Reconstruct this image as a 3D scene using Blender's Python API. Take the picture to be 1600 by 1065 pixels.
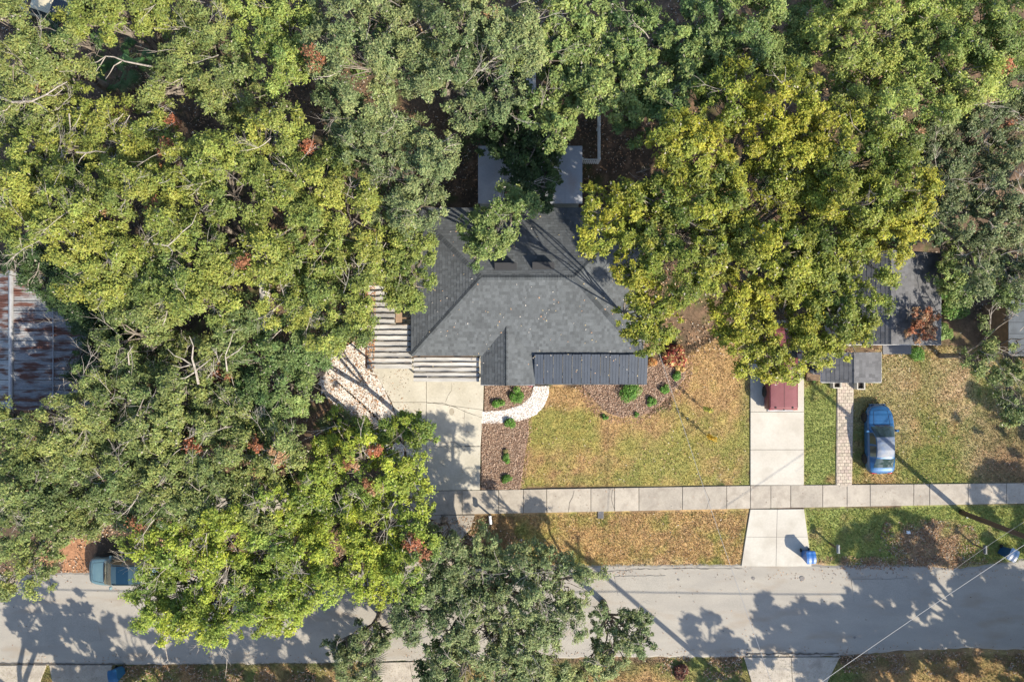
import bpy, math, random
import numpy as np
from mathutils import Vector
for o in list(bpy.data.objects): bpy.data.objects.remove(o)
random.seed(7); RNG = np.random.default_rng(11)
scn = bpy.context.scene; C = scn.collection

# ------------------------------------------------------------------ camera, sky, sun, exposure
H = 45.0                      # flying height of the camera in metres
S = 0.0425                    # metres on the ground per photograph pixel
cam = bpy.data.cameras.new('camera'); camo = bpy.data.objects.new('camera', cam); C.objects.link(camo)
camo.location = (0, 0, H); camo.rotation_euler = (0, 0, 0)
cam.sensor_fit = 'HORIZONTAL'; cam.angle = 2*math.atan(800*S/H); cam.clip_start = 0.5; cam.clip_end = 3000
scn.camera = camo
SUN_EL = math.radians(37.5)
SDX, SDY = 0.757, -0.653       # horizontal direction towards the sun
w = bpy.data.worlds.new('World'); scn.world = w; w.use_nodes = True
nt = w.node_tree; bg = nt.nodes['Background']
sky = nt.nodes.new('ShaderNodeTexSky'); sky.sky_type = 'NISHITA'; sky.sun_disc = False
sky.sun_elevation = SUN_EL; sky.sun_rotation = math.atan2(SDX, SDY)
nt.links.new(sky.outputs[0], bg.inputs[0]); bg.inputs[1].default_value = 0.15
sl = bpy.data.lights.new('sun', 'SUN'); sl.energy = 5.0; sl.angle = math.radians(0.55); sl.color = (1.0, 0.90, 0.74)
so = bpy.data.objects.new('sun', sl); C.objects.link(so)
so.rotation_euler = Vector((SDX*math.cos(SUN_EL), SDY*math.cos(SUN_EL), math.sin(SUN_EL))).to_track_quat('Z', 'Y').to_euler()
scn.view_settings.view_transform = 'Standard'; scn.view_settings.look = 'None'
scn.view_settings.gamma = 1.0; scn.view_settings.exposure = 0.88
scn.view_settings.use_curve_mapping = False
scn.cycles.max_bounces = 6; scn.cycles.diffuse_bounces = 3; scn.cycles.glossy_bounces = 2
scn.cycles.transmission_bounces = 3; scn.cycles.transparent_max_bounces = 4

# ------------------------------------------------------------------ helpers
def W(px, py, z=0.0):
    """place in the world of a spot seen at photograph pixel (px, py) at height z"""
    k = S*(H-z)/H
    return Vector(((px-800)*k, (532.5-py)*k, z))
def toPx(x, y, z):
    k = H/(S*(H-z)); return 800+x*k, 532.5-y*k

def _hash(ix, iy, seed):
    h = (ix.astype(np.int64)*374761393 + iy.astype(np.int64)*668265263 + seed*1442695041) & 0xffffffff
    h = ((h ^ (h >> 13))*1274126177) & 0xffffffff
    return ((h ^ (h >> 16)) & 0xffff)/65535.0
def vnoise(x, y, seed=0):
    ix = np.floor(x); iy = np.floor(y); fx = x-ix; fy = y-iy
    fx = fx*fx*(3-2*fx); fy = fy*fy*(3-2*fy)
    a = _hash(ix, iy, seed); b = _hash(ix+1, iy, seed); c = _hash(ix, iy+1, seed); d = _hash(ix+1, iy+1, seed)
    return (a*(1-fx)+b*fx)*(1-fy)+(c*(1-fx)+d*fx)*fy
def fbm(x, y, sc, seed=0, octs=4):
    t = 0; amp = 1; s = 0
    for i in range(octs):
        t = t+amp*vnoise(x/sc*(2**i)+17.3*i, y/sc*(2**i)-9.1*i, seed+i); s += amp; amp *= 0.55
    return t/s
def in_poly(x, y, poly):
    inside = np.zeros(x.shape, bool); n = len(poly)
    for i in range(n):
        x1, y1 = poly[i]; x2, y2 = poly[(i+1) % n]
        if y1 == y2: continue
        c = ((y1 > y) != (y2 > y)) & (x < (x2-x1)*(y-y1)/(y2-y1)+x1)
        inside ^= c
    return inside

def nd(m, t, **k):
    n = m.node_tree.nodes.new(t)
    for a, b in k.items():
        if isinstance(b, (int, float, tuple)) and a in n.inputs: n.inputs[a].default_value = b
        else: setattr(n, a, b)
    return n
MATS = {}
def mat(name, col=(.5, .5, .5), rough=.6, metal=0.0, nscale=0, namt=0.0, col2=None, bump=0, bscale=40, attr=None, spec=.5,
        coat=0.0, rnd=0.0, trans=0.0, stretch=None, fine=0.0, fscale=30, dirt=None, dscale=1.0, dlo=.5, dhi=.7):
    """procedural surface: base colour (or colour attribute), two noise layers, dirt patches, bump, per-object variation"""
    if name in MATS: return MATS[name]
    m = bpy.data.materials.new(name); m.use_nodes = True; L = m.node_tree.links.new
    b = m.node_tree.nodes['Principled BSDF']; out = m.node_tree.nodes['Material Output']
    b.inputs['Roughness'].default_value = rough; b.inputs['Metallic'].default_value = metal
    b.inputs['Specular IOR Level'].default_value = spec
    if coat: b.inputs['Coat Weight'].default_value = coat; b.inputs['Coat Roughness'].default_value = .05
    tc = nd(m, 'ShaderNodeTexCoord'); geo = nd(m, 'ShaderNodeNewGeometry')
    src = geo.outputs['Position']
    if stretch:
        mp = nd(m, 'ShaderNodeMapping'); mp.inputs['Scale'].default_value = stretch; L(src, mp.inputs[0]); src = mp.outputs[0]
    if attr:
        a = nd(m, 'ShaderNodeAttribute'); a.attribute_name = attr; c = a.outputs['Color']
    else:
        rgb = nd(m, 'ShaderNodeRGB'); rgb.outputs[0].default_value = (*col, 1); c = rgb.outputs[0]
    def mixc(fac, A, Bc, mode='MIX'):
        x = nd(m, 'ShaderNodeMix'); x.data_type = 'RGBA'; x.blend_type = mode
        if isinstance(fac, float): x.inputs[0].default_value = fac
        else: L(fac, x.inputs[0])
        L(A, x.inputs[6])
        if isinstance(Bc, tuple): x.inputs[7].default_value = (*Bc, 1)
        else: L(Bc, x.inputs[7])
        return x.outputs[2]
    def noise(sc, lo, hi, to0=0., to1=1., det=4):
        n = nd(m, 'ShaderNodeTexNoise'); n.inputs['Scale'].default_value = sc; n.inputs['Detail'].default_value = det
        L(src, n.inputs['Vector']); r = nd(m, 'ShaderNodeMapRange'); L(n.outputs[0], r.inputs[0])
        for i, v in enumerate((lo, hi, to0, to1)): r.inputs[i+1].default_value = v
        return r.outputs[0], n.outputs[0]
    if nscale:
        f, _ = noise(nscale, .35, .65)
        c2 = col2 if col2 else tuple(v*(1-namt) for v in col)
        if attr and not col2:
            f2, _ = noise(nscale, .3, .7, 1-namt, 1+namt)
            c = mixc(1.0, c, f2, 'MULTIPLY')
        else: c = mixc(f, c, c2)
    if fine:
        f, _ = noise(fscale, .3, .7, 1-fine, 1+fine, 3)
        c = mixc(1.0, c, f, 'MULTIPLY')
    if dirt:
        f, _ = noise(dscale, dlo, dhi, 0, 1, 6); c = mixc(f, c, dirt)
    if rnd:
        oi = nd(m, 'ShaderNodeObjectInfo'); r = nd(m, 'ShaderNodeMapRange'); L(oi.outputs['Random'], r.inputs[0])
        r.inputs[3].default_value = 1-rnd; r.inputs[4].default_value = 1+rnd
        c = mixc(1.0, c, r.outputs[0], 'MULTIPLY')
    L(c, b.inputs['Base Color'])
    if bump:
        n = nd(m, 'ShaderNodeTexNoise'); n.inputs['Scale'].default_value = bscale; L(src, n.inputs['Vector'])
        bm_ = nd(m, 'ShaderNodeBump'); bm_.inputs['Strength'].default_value = bump; bm_.inputs['Distance'].default_value = .03
        L(n.outputs[0], bm_.inputs['Height']); L(bm_.outputs[0], b.inputs['Normal'])
    if trans:
        tr = nd(m, 'ShaderNodeBsdfTranslucent'); L(c, tr.inputs[0]); ms = nd(m, 'ShaderNodeMixShader'); ms.inputs[0].default_value = trans
        L(b.outputs[0], ms.inputs[1]); L(tr.outputs[0], ms.inputs[2]); L(ms.outputs[0], out.inputs[0])
    MATS[name] = m; return m

def link(name, me, m=None, parent=None, loc=None, rot=None):
    o = bpy.data.objects.new(name, me); C.objects.link(o)
    if me is not None and m is not None and len(me.materials) == 0: me.materials.append(m)
    if parent is not None: o.parent = parent
    if loc is not None: o.location = loc
    if rot is not None: o.rotation_euler = rot
    return o
def tag(o, label=None, cat=None, group=None, kind=None):
    if label: o['label'] = label
    if cat: o['category'] = cat
    if group: o['group'] = group
    if kind: o['kind'] = kind
    return o
def empty(name, loc, rz=0, **k):
    o = bpy.data.objects.new(name, None); C.objects.link(o); o.location = loc; o.rotation_euler = (0, 0, rz); o.empty_display_size = .2
    return tag(o, **k)

class MB:
    """collects shapes, builds them as one mesh; colours per face in attribute 'col'"""
    def __init__(s): s.v = []; s.f = []; s.c = []; s.cur = (.5, .5, .5); s.usecol = False
    def color(s, c): s.cur = c; s.usecol = True
    def face(s, pts):
        n = len(s.v); s.v += [tuple(p) for p in pts]; s.f.append(tuple(range(n, n+len(pts)))); s.c.append(s.cur)
    def add(s, vs, fs):
        n = len(s.v); s.v += [tuple(p) for p in vs]
        for f in fs: s.f.append(tuple(i+n for i in f)); s.c.append(s.cur)
    def box(s, x0, x1, y0, y1, z0, z1, bev=0.0, taper=0.0):
        if bev <= 0:
            t = taper
            s.add([(x0+t, y0+t, z0), (x1-t, y0+t, z0), (x1-t, y1-t, z0), (x0+t, y1-t, z0), (x0, y0, z1), (x1, y0, z1), (x1, y1, z1), (x0, y1, z1)],
                  [(3, 2, 1, 0), (4, 5, 6, 7), (0, 1, 5, 4), (1, 2, 6, 5), (2, 3, 7, 6), (3, 0, 4, 7)])
        else:
            b = bev; P = []
            for (zz, ins) in ((z0, 0), (z1-b, 0), (z1, b)):
                P += [(x0+ins, y0+ins, zz), (x1-ins, y0+ins, zz), (x1-ins, y1-ins, zz), (x0+ins, y1-ins, zz)]
            fs = [(3, 2, 1, 0), (8, 9, 10, 11)]
            for k in (0, 4):
                for i in range(4):
                    j = (i+1) % 4; fs.append((k+i, k+j, k+4+j, k+4+i))
            s.add(P, fs)
    def prism(s, poly, z0, z1, bev=0.0):
        """poly ccw in xy"""
        n = len(poly); P = [(x, y, z0) for x, y in poly]
        if bev:
            cx = sum(p[0] for p in poly)/n; cy = sum(p[1] for p in poly)/n
            P += [(x, y, z1-bev) for x, y in poly]
            ins = []
            for x, y in poly:
                d = math.hypot(x-cx, y-cy) or 1; ins.append((x-(x-cx)/d*bev*1.4, y-(y-cy)/d*bev*1.4, z1))
            P += ins; fs = [tuple(range(n-1, -1, -1)), tuple(range(2*n, 3*n))]
            for k in (0, n):
                for i in range(n):
                    j = (i+1) % n; fs.append((k+i, k+j, k+n+j, k+n+i))
        else:
            P += [(x, y, z1) for x, y in poly]; fs = [tuple(range(n-1, -1, -1)), tuple(range(n, 2*n))]
            for i in range(n):
                j = (i+1) % n; fs.append((i, j, n+j, n+i))
        s.add(P, fs)
    def tube(s, pts, rad, n=6, cap=True):
        pts = [Vector(p) for p in pts]; rad = rad if hasattr(rad, '__len__') else [rad]*len(pts)
        V = []; a0 = None
        for i, p in enumerate(pts):
            d = (pts[min(i+1, len(pts)-1)]-pts[max(i-1, 0)]).normalized()
            if a0 is None:
                a0 = d.orthogonal().normalized()
            a0 = (a0-d*a0.dot(d))
            a0 = a0.normalized() if a0.length > 1e-6 else d.orthogonal().normalized()
            b0 = d.cross(a0)
            for k in range(n):
                t = 2*math.pi*k/n; V.append(p+(a0*math.cos(t)+b0*math.sin(t))*rad[i])
        F = []
        for i in range(len(pts)-1):
            for k in range(n):
                k2 = (k+1) % n; F.append((i*n+k, i*n+k2, (i+1)*n+k2, (i+1)*n+k))
        if cap: F.append(tuple(range(n-1, -1, -1))); F.append(tuple(range((len(pts)-1)*n, len(pts)*n)))
        s.add(V, F)
    def lathe(s, prof, c=(0, 0, 0), n=14):
        V = []
        for r, z in prof:
            for k in range(n):
                t = 2*math.pi*k/n; V.append((c[0]+r*math.cos(t), c[1]+r*math.sin(t), c[2]+z))
        F = []
        for i in range(len(prof)-1):
            for k in range(n):
                k2 = (k+1) % n; F.append((i*n+k, i*n+k2, (i+1)*n+k2, (i+1)*n+k))
        F.append(tuple(range(n-1, -1, -1))); F.append(tuple(range((len(prof)-1)*n, len(prof)*n)))
        s.add(V, F)
    def mesh(s, name='mesh', smooth=False):
        me = bpy.data.meshes.new(name); me.from_pydata(s.v, [], s.f)
        if s.usecol:
            a = me.attributes.new('col', 'FLOAT_COLOR', 'FACE')
            a.data.foreach_set('color', np.array([(*c, 1) for c in s.c], np.float32).ravel())
        if smooth: me.polygons.foreach_set('use_smooth', [True]*len(s.f))
        me.update(); return me
    def build(s, name, m, parent=None, smooth=False, **k):
        return link(name, s.mesh(name, smooth), m, parent, **k)

def np_mesh(name, verts, k, cols, smooth=False):
    """verts (n*k,3): n separate k-gons, one colour each (numpy, fast)"""
    nf = len(verts)//k
    me = bpy.data.meshes.new(name); me.vertices.add(nf*k); me.vertices.foreach_set('co', np.ascontiguousarray(verts, np.float32).ravel())
    me.loops.add(nf*k); me.loops.foreach_set('vertex_index', np.arange(nf*k, dtype=np.int32))
    me.polygons.add(nf); me.polygons.foreach_set('loop_start', np.arange(0, nf*k, k, dtype=np.int32))
    if smooth: me.polygons.foreach_set('use_smooth', np.ones(nf, bool))
    a = me.attributes.new('col', 'FLOAT_COLOR', 'FACE')
    c4 = np.ones((nf, 4), np.float32); c4[:, :3] = cols; a.data.foreach_set('color', c4.ravel())
    me.update(calc_edges=True); return me

def leaf_quads(pos, nrm, length, width, rng=RNG):
    """rhombic, lightly folded leaf sprays at pos facing nrm"""
    n = len(pos); t = rng.normal(size=(n, 3)); t -= nrm*np.sum(t*nrm, 1, keepdims=True)
    t /= np.linalg.norm(t, axis=1, keepdims=True)+1e-9; b = np.cross(nrm, t)
    l = (length*rng.uniform(.65, 1.3, n))[:, None]; wd = (width*rng.uniform(.7, 1.3, n))[:, None]
    V = np.empty((n, 4, 3)); V[:, 0] = pos-t*l*.5; V[:, 1] = pos+b*wd*.5-t*l*.05+nrm*wd*.15; V[:, 2] = pos+t*l*.5; V[:, 3] = pos-b*wd*.5-t*l*.05+nrm*wd*.1
    return V.reshape(-1, 3)
def leaf_tris(pos, nrm, length, width, rng):
    n = len(pos); t = rng.normal(size=(n, 3)); t -= nrm*np.sum(t*nrm, 1, keepdims=True)
    t /= np.linalg.norm(t, axis=1, keepdims=True)+1e-9; b = np.cross(nrm, t)
    l = (length*rng.uniform(.65, 1.3, n))[:, None]; wd = (width*rng.uniform(.7, 1.3, n))[:, None]
    V = np.empty((n, 3, 3)); V[:, 0] = pos-t*l*.35+b*wd*.5; V[:, 1] = pos-t*l*.25-b*wd*.5; V[:, 2] = pos+t*l*.6-nrm*l*.1
    return V.reshape(-1, 3)
def unit(v): return v/(np.linalg.norm(v, axis=-1, keepdims=True)+1e-9)

# ------------------------------------------------------------------ materials
M_ground = mat('soil and litter', attr='col', rough=.95, nscale=5, namt=.22, fine=.35, fscale=26, bump=.5, bscale=22, spec=.1)
M_leafy = mat('leaf surface', attr='col', rough=.55, trans=.3, spec=.35)
M_grass = mat('grass blade', attr='col', rough=.7, trans=.25, spec=.2)
M_chip = mat('loose bits', attr='col', rough=.9, spec=.15)
M_stone = mat('white pebble', attr='col', rough=.85, spec=.2)
M_bark = mat('grey bark', (.23, .20, .165), .9, nscale=3, col2=(.12, .10, .085), bump=.4, bscale=15, spec=.1)
M_twig = mat('bare pale twig', (.40, .36, .31), .85, nscale=6, col2=(.22, .19, .16), spec=.1)
M_asph = mat('worn asphalt', (.315, .294, .258), .92, nscale=.35, col2=(.275, .258, .23), fine=.10, fscale=16, bump=.25, bscale=60, spec=.2,
             dirt=(.26, .22, .175), dscale=.3, dlo=.55, dhi=.75, stretch=(1, 3, 1))
M_conc = mat('driveway concrete', (.46, .435, .37), .9, nscale=.8, col2=(.40, .375, .31), fine=.07, fscale=9, bump=.12, bscale=50, spec=.2, rnd=.05,
             dirt=(.33, .31, .265), dscale=1.1, dlo=.56, dhi=.85)
M_concnew = mat('new concrete', (.45, .43, .385), .9, nscale=.5, col2=(.41, .385, .34), fine=.05, fscale=9, bump=.08, bscale=50, spec=.2, rnd=.03,
             dirt=(.33, .305, .26), dscale=.8, dlo=.5, dhi=.85)
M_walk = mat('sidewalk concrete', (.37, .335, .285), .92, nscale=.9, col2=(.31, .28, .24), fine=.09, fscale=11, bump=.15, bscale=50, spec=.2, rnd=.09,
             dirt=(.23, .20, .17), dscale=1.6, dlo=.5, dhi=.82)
M_crack = mat('crack', (.10, .09, .08), .95, spec=.1)
M_shing = mat('asphalt shingle', attr='col', rough=.9, fine=.28, fscale=55, spec=.25, nscale=.7, namt=.10)
M_deck = mat('roof felt', (.03, .033, .037), .9)
M_fascia = mat('fascia paint', (.12, .13, .14), .6)
M_wall = mat('painted stucco', (.55, .54, .50), .85, nscale=2, col2=(.47, .46, .42), bump=.1, bscale=60)
M_trim = mat('white trim', (.75, .75, .73), .5, nscale=3, col2=(.66, .66, .64))
M_glass = mat('dark glass', (.02, .03, .035), .05, spec=.8)
M_door = mat('door paint', (.07, .12, .16), .45)
M_metal = mat('dark standing seam metal', (.042, .055, .078), .45, metal=.15, nscale=1.2, col2=(.034, .045, .064), fine=.06, fscale=18, rnd=.08)
M_pan = mat('weathered white aluminium', (.50, .49, .46), .5, metal=.1, nscale=1.1, col2=(.33, .32, .30), stretch=(.6, 4, 1), rnd=.13, fine=.08, fscale=12,
            dirt=(.30, .20, .13), dscale=.9, dlo=.63, dhi=.78)
M_pangap = mat('dark pan gap shadow', (.05, .043, .038), .8)  # near-black tone puts the shadow between the pans into the colour
M_rust = mat('rusting galvanised sheet', (.20, .21, .225), .65, metal=.1, nscale=.9, col2=(.29, .29, .29), stretch=(1, 3.5, 1), fine=.2, fscale=10,
             dirt=(.11, .045, .03), dscale=.95, dlo=.46, dhi=.60, rnd=.08)
M_wood = mat('weathered wood', (.20, .13, .08), .85, nscale=4, col2=(.12, .08, .05), stretch=(1, 1, 1))
M_black = mat('black plastic', (.015, .015, .016), .4)
M_rubber = mat('tyre rubber', (.018, .018, .018), .85)
M_chrome = mat('bright metal', (.55, .55, .56), .25, metal=.9)
M_lampg = mat('headlamp glass', (.55, .57, .58), .15, spec=.8)
M_red = mat('tail lamp red', (.35, .02, .02), .2)
M_grey = mat('grey galvanised metal', (.35, .36, .37), .5, metal=.3, nscale=3, col2=(.28, .28, .29))
M_creo = mat('treated pole timber', (.115, .075, .05), .9, nscale=3, col2=(.07, .048, .034), stretch=(4, 4, .3))
M_wire = mat('weathered cable', (.30, .30, .30), .6)

# ------------------------------------------------------------------ ground sheet
def axis(lo, hi, step):
    a = list(np.arange(lo, hi+1e-6, step)); d = step; v = hi; w_ = lo; R = []; Lf = []
    while v < 900:
        d *= 1.45; v += d; R.append(v); w_ -= d; Lf.append(w_)
    return np.array(Lf[::-1]+a+R)
ROADT = [(-700, 906), (0, 900), (130, 897), (330, 893), (620, 890), (880, 884), (905, 886), (1000, 885), (1160, 884), (1300, 886), (1380, 884), (1430, 886), (1490, 892), (1530, 888), (1600, 876), (2300, 870)]
ROADB = [(-700, 1035), (0, 1035), (180, 1036), (420, 1034), (700, 1028), (1000, 1024), (1160, 1023), (1310, 1022), (1420, 1013), (1520, 1010), (1600, 1012), (2300, 1010)]
LAWN = [(822, 648), (850, 640), (860, 604), (905, 604), (940, 640), (1000, 652), (1050, 640), (1060, 560), (1172, 500), (1172, 757), (815, 762)]
def ground_color(X, Y):
    px = 800+X/S; py = 532.5-Y/S
    n1 = fbm(px, py, 60, 1); n2 = fbm(px, py, 22, 5); n3 = fbm(px, py, 9, 9, 3); n4 = fbm(px, py, 130, 21)
    def c(*v): return np.array(v)[None, None, :] if X.ndim == 2 else np.array(v)[None, :]
    def mix(a, b, f): f = np.clip(f, 0, 1)[..., None]; return a*(1-f)+b*f
    dirt = mix(c(.13, .09, .06), c(.075, .055, .04), (n1-.35)*3)  # soil darkened to put the shade of the canopy gaps into its colour
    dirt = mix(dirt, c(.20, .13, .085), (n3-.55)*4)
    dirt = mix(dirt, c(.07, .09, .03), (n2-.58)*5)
    tan = mix(c(.37, .25, .125), c(.28, .185, .10), (n3-.3)*2.2)
    green = mix(c(.19, .205, .075), c(.145, .175, .055), n2)
    olive = mix(c(.285, .245, .085), c(.195, .195, .065), (n3-.3)*2.2)
    col = dirt
    def soft(poly, wob=5):
        return in_poly(px+(n3-.5)*wob*2, py+(n2-.5)*wob*2, poly)
    # front lawn: olive with tan patches, greener towards the pavement
    f = soft(LAWN, 4); L_ = mix(olive, tan, (n1-.42)*4.5+(n3-.5)*1.1+np.clip((690-py)/160, -.1, .6)*.9+np.clip((px-1040)/200, 0, .4))
    L_ = mix(L_, green, np.clip((n2-.5)*3, 0, 1)*.55*np.clip((py-620)/120, 0, 1)+np.clip((px-1150)/30, 0, .5))
    col = np.where(f[..., None], L_, col)
    # strip between driveway and path, bright green
    f = soft([(1256, 590), (1312, 590), (1310, 757), (1256, 757)], 2)
    col = np.where(f[..., None], mix(green*1.15, tan*.8, (n2-.52)*3+(n3-.5)), col)
    # right lawn
    f = soft([(1328, 590), (1376, 540), (1560, 540), (1640, 560), (1720, 760), (1328, 757)], 5)
    sand = c(.38, .275, .185)
    R_ = mix(green*.95, olive, (n3-.35)*2.5); R_ = mix(R_, tan*1.05, (n1-.47)*5)
    R_ = mix(R_, sand, np.clip((px-1440)/60, 0, 1)*np.clip(1.35-np.abs(py-600)/110, 0, 1)*(.5+n3)+(n4-.56)*2.5)
    R_ = mix(R_, c(.17, .115, .08), np.clip((px-1510)/50, 0, 1)*np.clip((py-610)/40, 0, 1)*.55)
    col = np.where(f[..., None], R_, col)
    # verges
    f = soft([(735, 800), (1172, 795), (1162, 888), (725, 890)], 3)
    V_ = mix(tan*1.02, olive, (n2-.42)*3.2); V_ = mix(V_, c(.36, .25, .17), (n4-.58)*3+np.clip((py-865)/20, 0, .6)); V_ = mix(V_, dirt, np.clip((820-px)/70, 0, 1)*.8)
    col = np.where(f[..., None], V_, col)
    f = soft([(1256, 793), (1750, 785), (1750, 890), (1262, 890)], 3)
    V_ = mix(green*1.25, olive*1.05, (n3-.4)*2); V_ = mix(V_, c(.30, .21, .14), np.clip(1-np.hypot((px-1450)/85, (py-848)/42), 0, 1)*3+np.clip((py-868)/10, 0, 1)*.8+(n2-.62)*3)
    col = np.where(f[..., None], V_, col)
    f = soft([(-300, 1030), (1900, 1010), (1900, 1400), (-300, 1400)], 3)
    V_ = mix(green*.85, tan*.9, (n1-.42)*4); V_ = mix(V_, dirt*1.1, (n2-.48)*4+np.clip((1040-py)/10, 0, .8)); V_ = mix(V_, tan, np.clip((px-1330)/60, 0, 1)*.6*(n1*1.4))
    col = np.where(f[..., None], V_, col)
    # bare sand by the parked blue-grey car
    f = soft([(90, 830), (150, 850), (140, 897), (96, 896)], 6)
    col = np.where(f[..., None], c(.30, .16, .09)*(0.85+.4*n3[..., None]), col)
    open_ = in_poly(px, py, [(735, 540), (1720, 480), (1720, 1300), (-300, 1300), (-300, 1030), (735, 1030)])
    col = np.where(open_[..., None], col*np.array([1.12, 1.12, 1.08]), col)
    return np.clip(col, .01, .8)
xs = axis(-37, 37, .25); ys = axis(-25.5, 25.5, .25)
GX, GY = np.meshgrid(xs, ys); nx, ny = len(xs), len(ys)
near = (np.abs(GX) < 37) & (np.abs(GY) < 25.5)
GZ = np.where(near, (fbm(GX, GY, 5, 3)-.5)*.05+(fbm(GX, GY, .7, 8, 2)-.5)*.02, 0)-.045
gv = np.stack([GX, GY, GZ], -1).reshape(-1, 3).astype(np.float32)
ii = (np.arange(ny-1)[:, None]*nx+np.arange(nx-1)[None, :]).ravel()
gf = np.stack([ii, ii+1, ii+nx+1, ii+nx], 1).astype(np.int32)
gme = bpy.data.meshes.new('ground'); gme.vertices.add(len(gv)); gme.vertices.foreach_set('co', gv.ravel())
gme.loops.add(gf.size); gme.loops.foreach_set('vertex_index', gf.ravel()); gme.polygons.add(len(gf))
gme.polygons.foreach_set('loop_start', np.arange(0, gf.size, 4, dtype=np.int32)); gme.polygons.foreach_set('use_smooth', np.ones(len(gf), bool))
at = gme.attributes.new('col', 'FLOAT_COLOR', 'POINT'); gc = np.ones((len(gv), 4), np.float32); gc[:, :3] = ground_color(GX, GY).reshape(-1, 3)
at.data.foreach_set('color', gc.ravel()); gme.update(calc_edges=True)
tag(link('ground', gme, M_ground), 'brown leaf-littered soil and lawn ground under everything', kind='structure')

# ------------------------------------------------------------------ road
def poly_w(pts, z=0): return [(W(x, y).x, W(x, y).y) for x, y in pts][::-1]
def densify(line, step=12, jit=0.0, seed=0):
    rr = random.Random(seed); out = []
    for (x0, y0), (x1, y1) in zip(line, line[1:]):
        n = max(1, int(math.hypot(x1-x0, y1-y0)/step))
        for i in range(n):
            t = i/n; out.append((x0+(x1-x0)*t+rr.uniform(-jit, jit)*.4, y0+(y1-y0)*t+rr.uniform(-jit, jit)))
    out.append(line[-1]); return out
def strip(top, bot, z, thick=.06):
    mb = MB(); xs_ = np.arange(-700, 2301, 6.0)
    def yy(line, x, sd): return np.interp(x, [p[0] for p in line], [p[1] for p in line])+(float(vnoise(np.array(x/9.), np.array(sd*7.1), 3))-.5)*3.0
    T = [W(x, yy(top, x, 1)) for x in xs_]; B = [W(x, yy(bot, x, 2)) for x in xs_]
    V = [];
    for t, b in zip(T, B):
        m_ = (t+b)/2
        V += [(t.x, t.y+.15, z-thick), (t.x, t.y, z), (m_.x, m_.y, z+.03), (b.x, b.y, z), (b.x, b.y-.15, z-thick)]
    F = []
    for i in range(len(xs_)-1):
        for k in range(4): F.append((i*5+k, i*5+k+1, i*5+k+6, i*5+k+5))
    mb.add(V, F); return mb
road = tag(strip(ROADT, ROADB, .0).build('road', M_asph, smooth=False), 'light grey worn asphalt street across the bottom of the view', kind='structure')
# tar seam / patches on road
def ribbon(pts, wd, z, jit=1.2, seed=0):
    mb = MB(); p = densify(pts, 5, jit, seed); P = [W(*q) for q in p]; V = []; rr = random.Random(seed+5)
    for i, q in enumerate(P):
        d = (P[min(i+1, len(P)-1)]-P[max(i-1, 0)]).normalized(); n = Vector((-d.y, d.x, 0)); ww = wd*rr.uniform(.4, 1.3)/2
        V += [(q.x+n.x*ww, q.y+n.y*ww, z), (q.x-n.x*ww, q.y-n.y*ww, z)]
    mb.add(V, [(2*i, 2*i+1, 2*i+3, 2*i+2) for i in range(len(P)-1)]); return mb
for k, pts in enumerate([[(960, 900), (1040, 898), (1046, 925), (966, 930)], [(40, 960), (150, 955), (158, 1000), (46, 1010)], [(1330, 905), (1420, 903), (1424, 935), (1334, 938)]]):
    p_ = densify(pts+[pts[0]], 8, .8, k)[:-1]; mb = MB(); mb.prism(poly_w(p_), -.03, .034); mb.build('asphalt_patch', mat('patched asphalt', (.29, .272, .24), .93, nscale=1.2, col2=(.265, .25, .222), fine=.12, fscale=18), road)
for k, (pts, wd) in enumerate([([(905, 886), (930, 893), (1010, 888), (1160, 887)], .03), ([(0, 1036), (180, 1037)], .10), ([(1165, 1021), (1310, 1020)], .11)]):
    ribbon(pts, wd, .035, 1.0, k).build('crack', M_crack, road)
mb = MB()
for (px, py, r) in [(1177, 903, .11), (1253, 903, .16), (1060, 905, .07), (1335, 995, .08), (1130, 985, .05)]:
    c_ = W(px, py); mb.face([(c_.x+r*math.cos(t)*(1+.2*math.sin(3*t)), c_.y+r*math.sin(t), .036) for t in np.linspace(0, 6.28, 12, endpoint=False)])
mb.build('oil_stain', mat('oil stain', (.15, .14, .135), .8), road)

# ------------------------------------------------------------------ concrete work: separate slabs
def slab(parent, pts, m, z1=.05, name='concrete_slab', bev=.012, gap=.6):
    cx = sum(p[0] for p in pts)/len(pts); cy = sum(p[1] for p in pts)/len(pts)
    q = []
    for x, y in pts:
        q.append((x-math.copysign(min(gap*.5, abs(x-cx)), x-cx), y-math.copysign(min(gap*.35, abs(y-cy)), y-cy)))
    w_ = poly_w(q)
    mb = MB(); mb.prism(w_, -.10, z1, bev); return mb.build(name, m, parent)
side = empty('sidewalk', (0, 0, 0), kind='structure', label='grey concrete sidewalk of separate slabs parallel to the street')
sx = [-40, 20, 84, 140, 205, 262, 330, 392, 455, 520, 585, 628, 669, 722, 779, 818, 854, 923, 960, 998, 1066, 1135, 1172, 1204, 1235, 1285, 1323, 1359, 1427, 1452, 1512, 1572, 1630, 1700]
def swT(x): return np.interp(x, [-40, 669, 1172, 1600, 1700], [770, 766.5, 758, 754, 753])
def swB(x): return np.interp(x, [-40, 669, 1172, 1600, 1700], [810, 804, 794, 786, 785])
for i in range(len(sx)-1):
    a, b = sx[i], sx[i+1]
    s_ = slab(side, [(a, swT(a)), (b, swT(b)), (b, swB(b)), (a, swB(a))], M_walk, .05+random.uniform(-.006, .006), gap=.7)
for k, pts in enumerate([[(888, 800), (890, 785), (895, 775), (897, 765)], [(957, 764), (955, 780), (960, 795)], [(1100, 761), (1108, 780), (1104, 794)]]):
    ribbon(pts, .025, .062, .7, 50+k).build('crack', M_crack, side)

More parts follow.
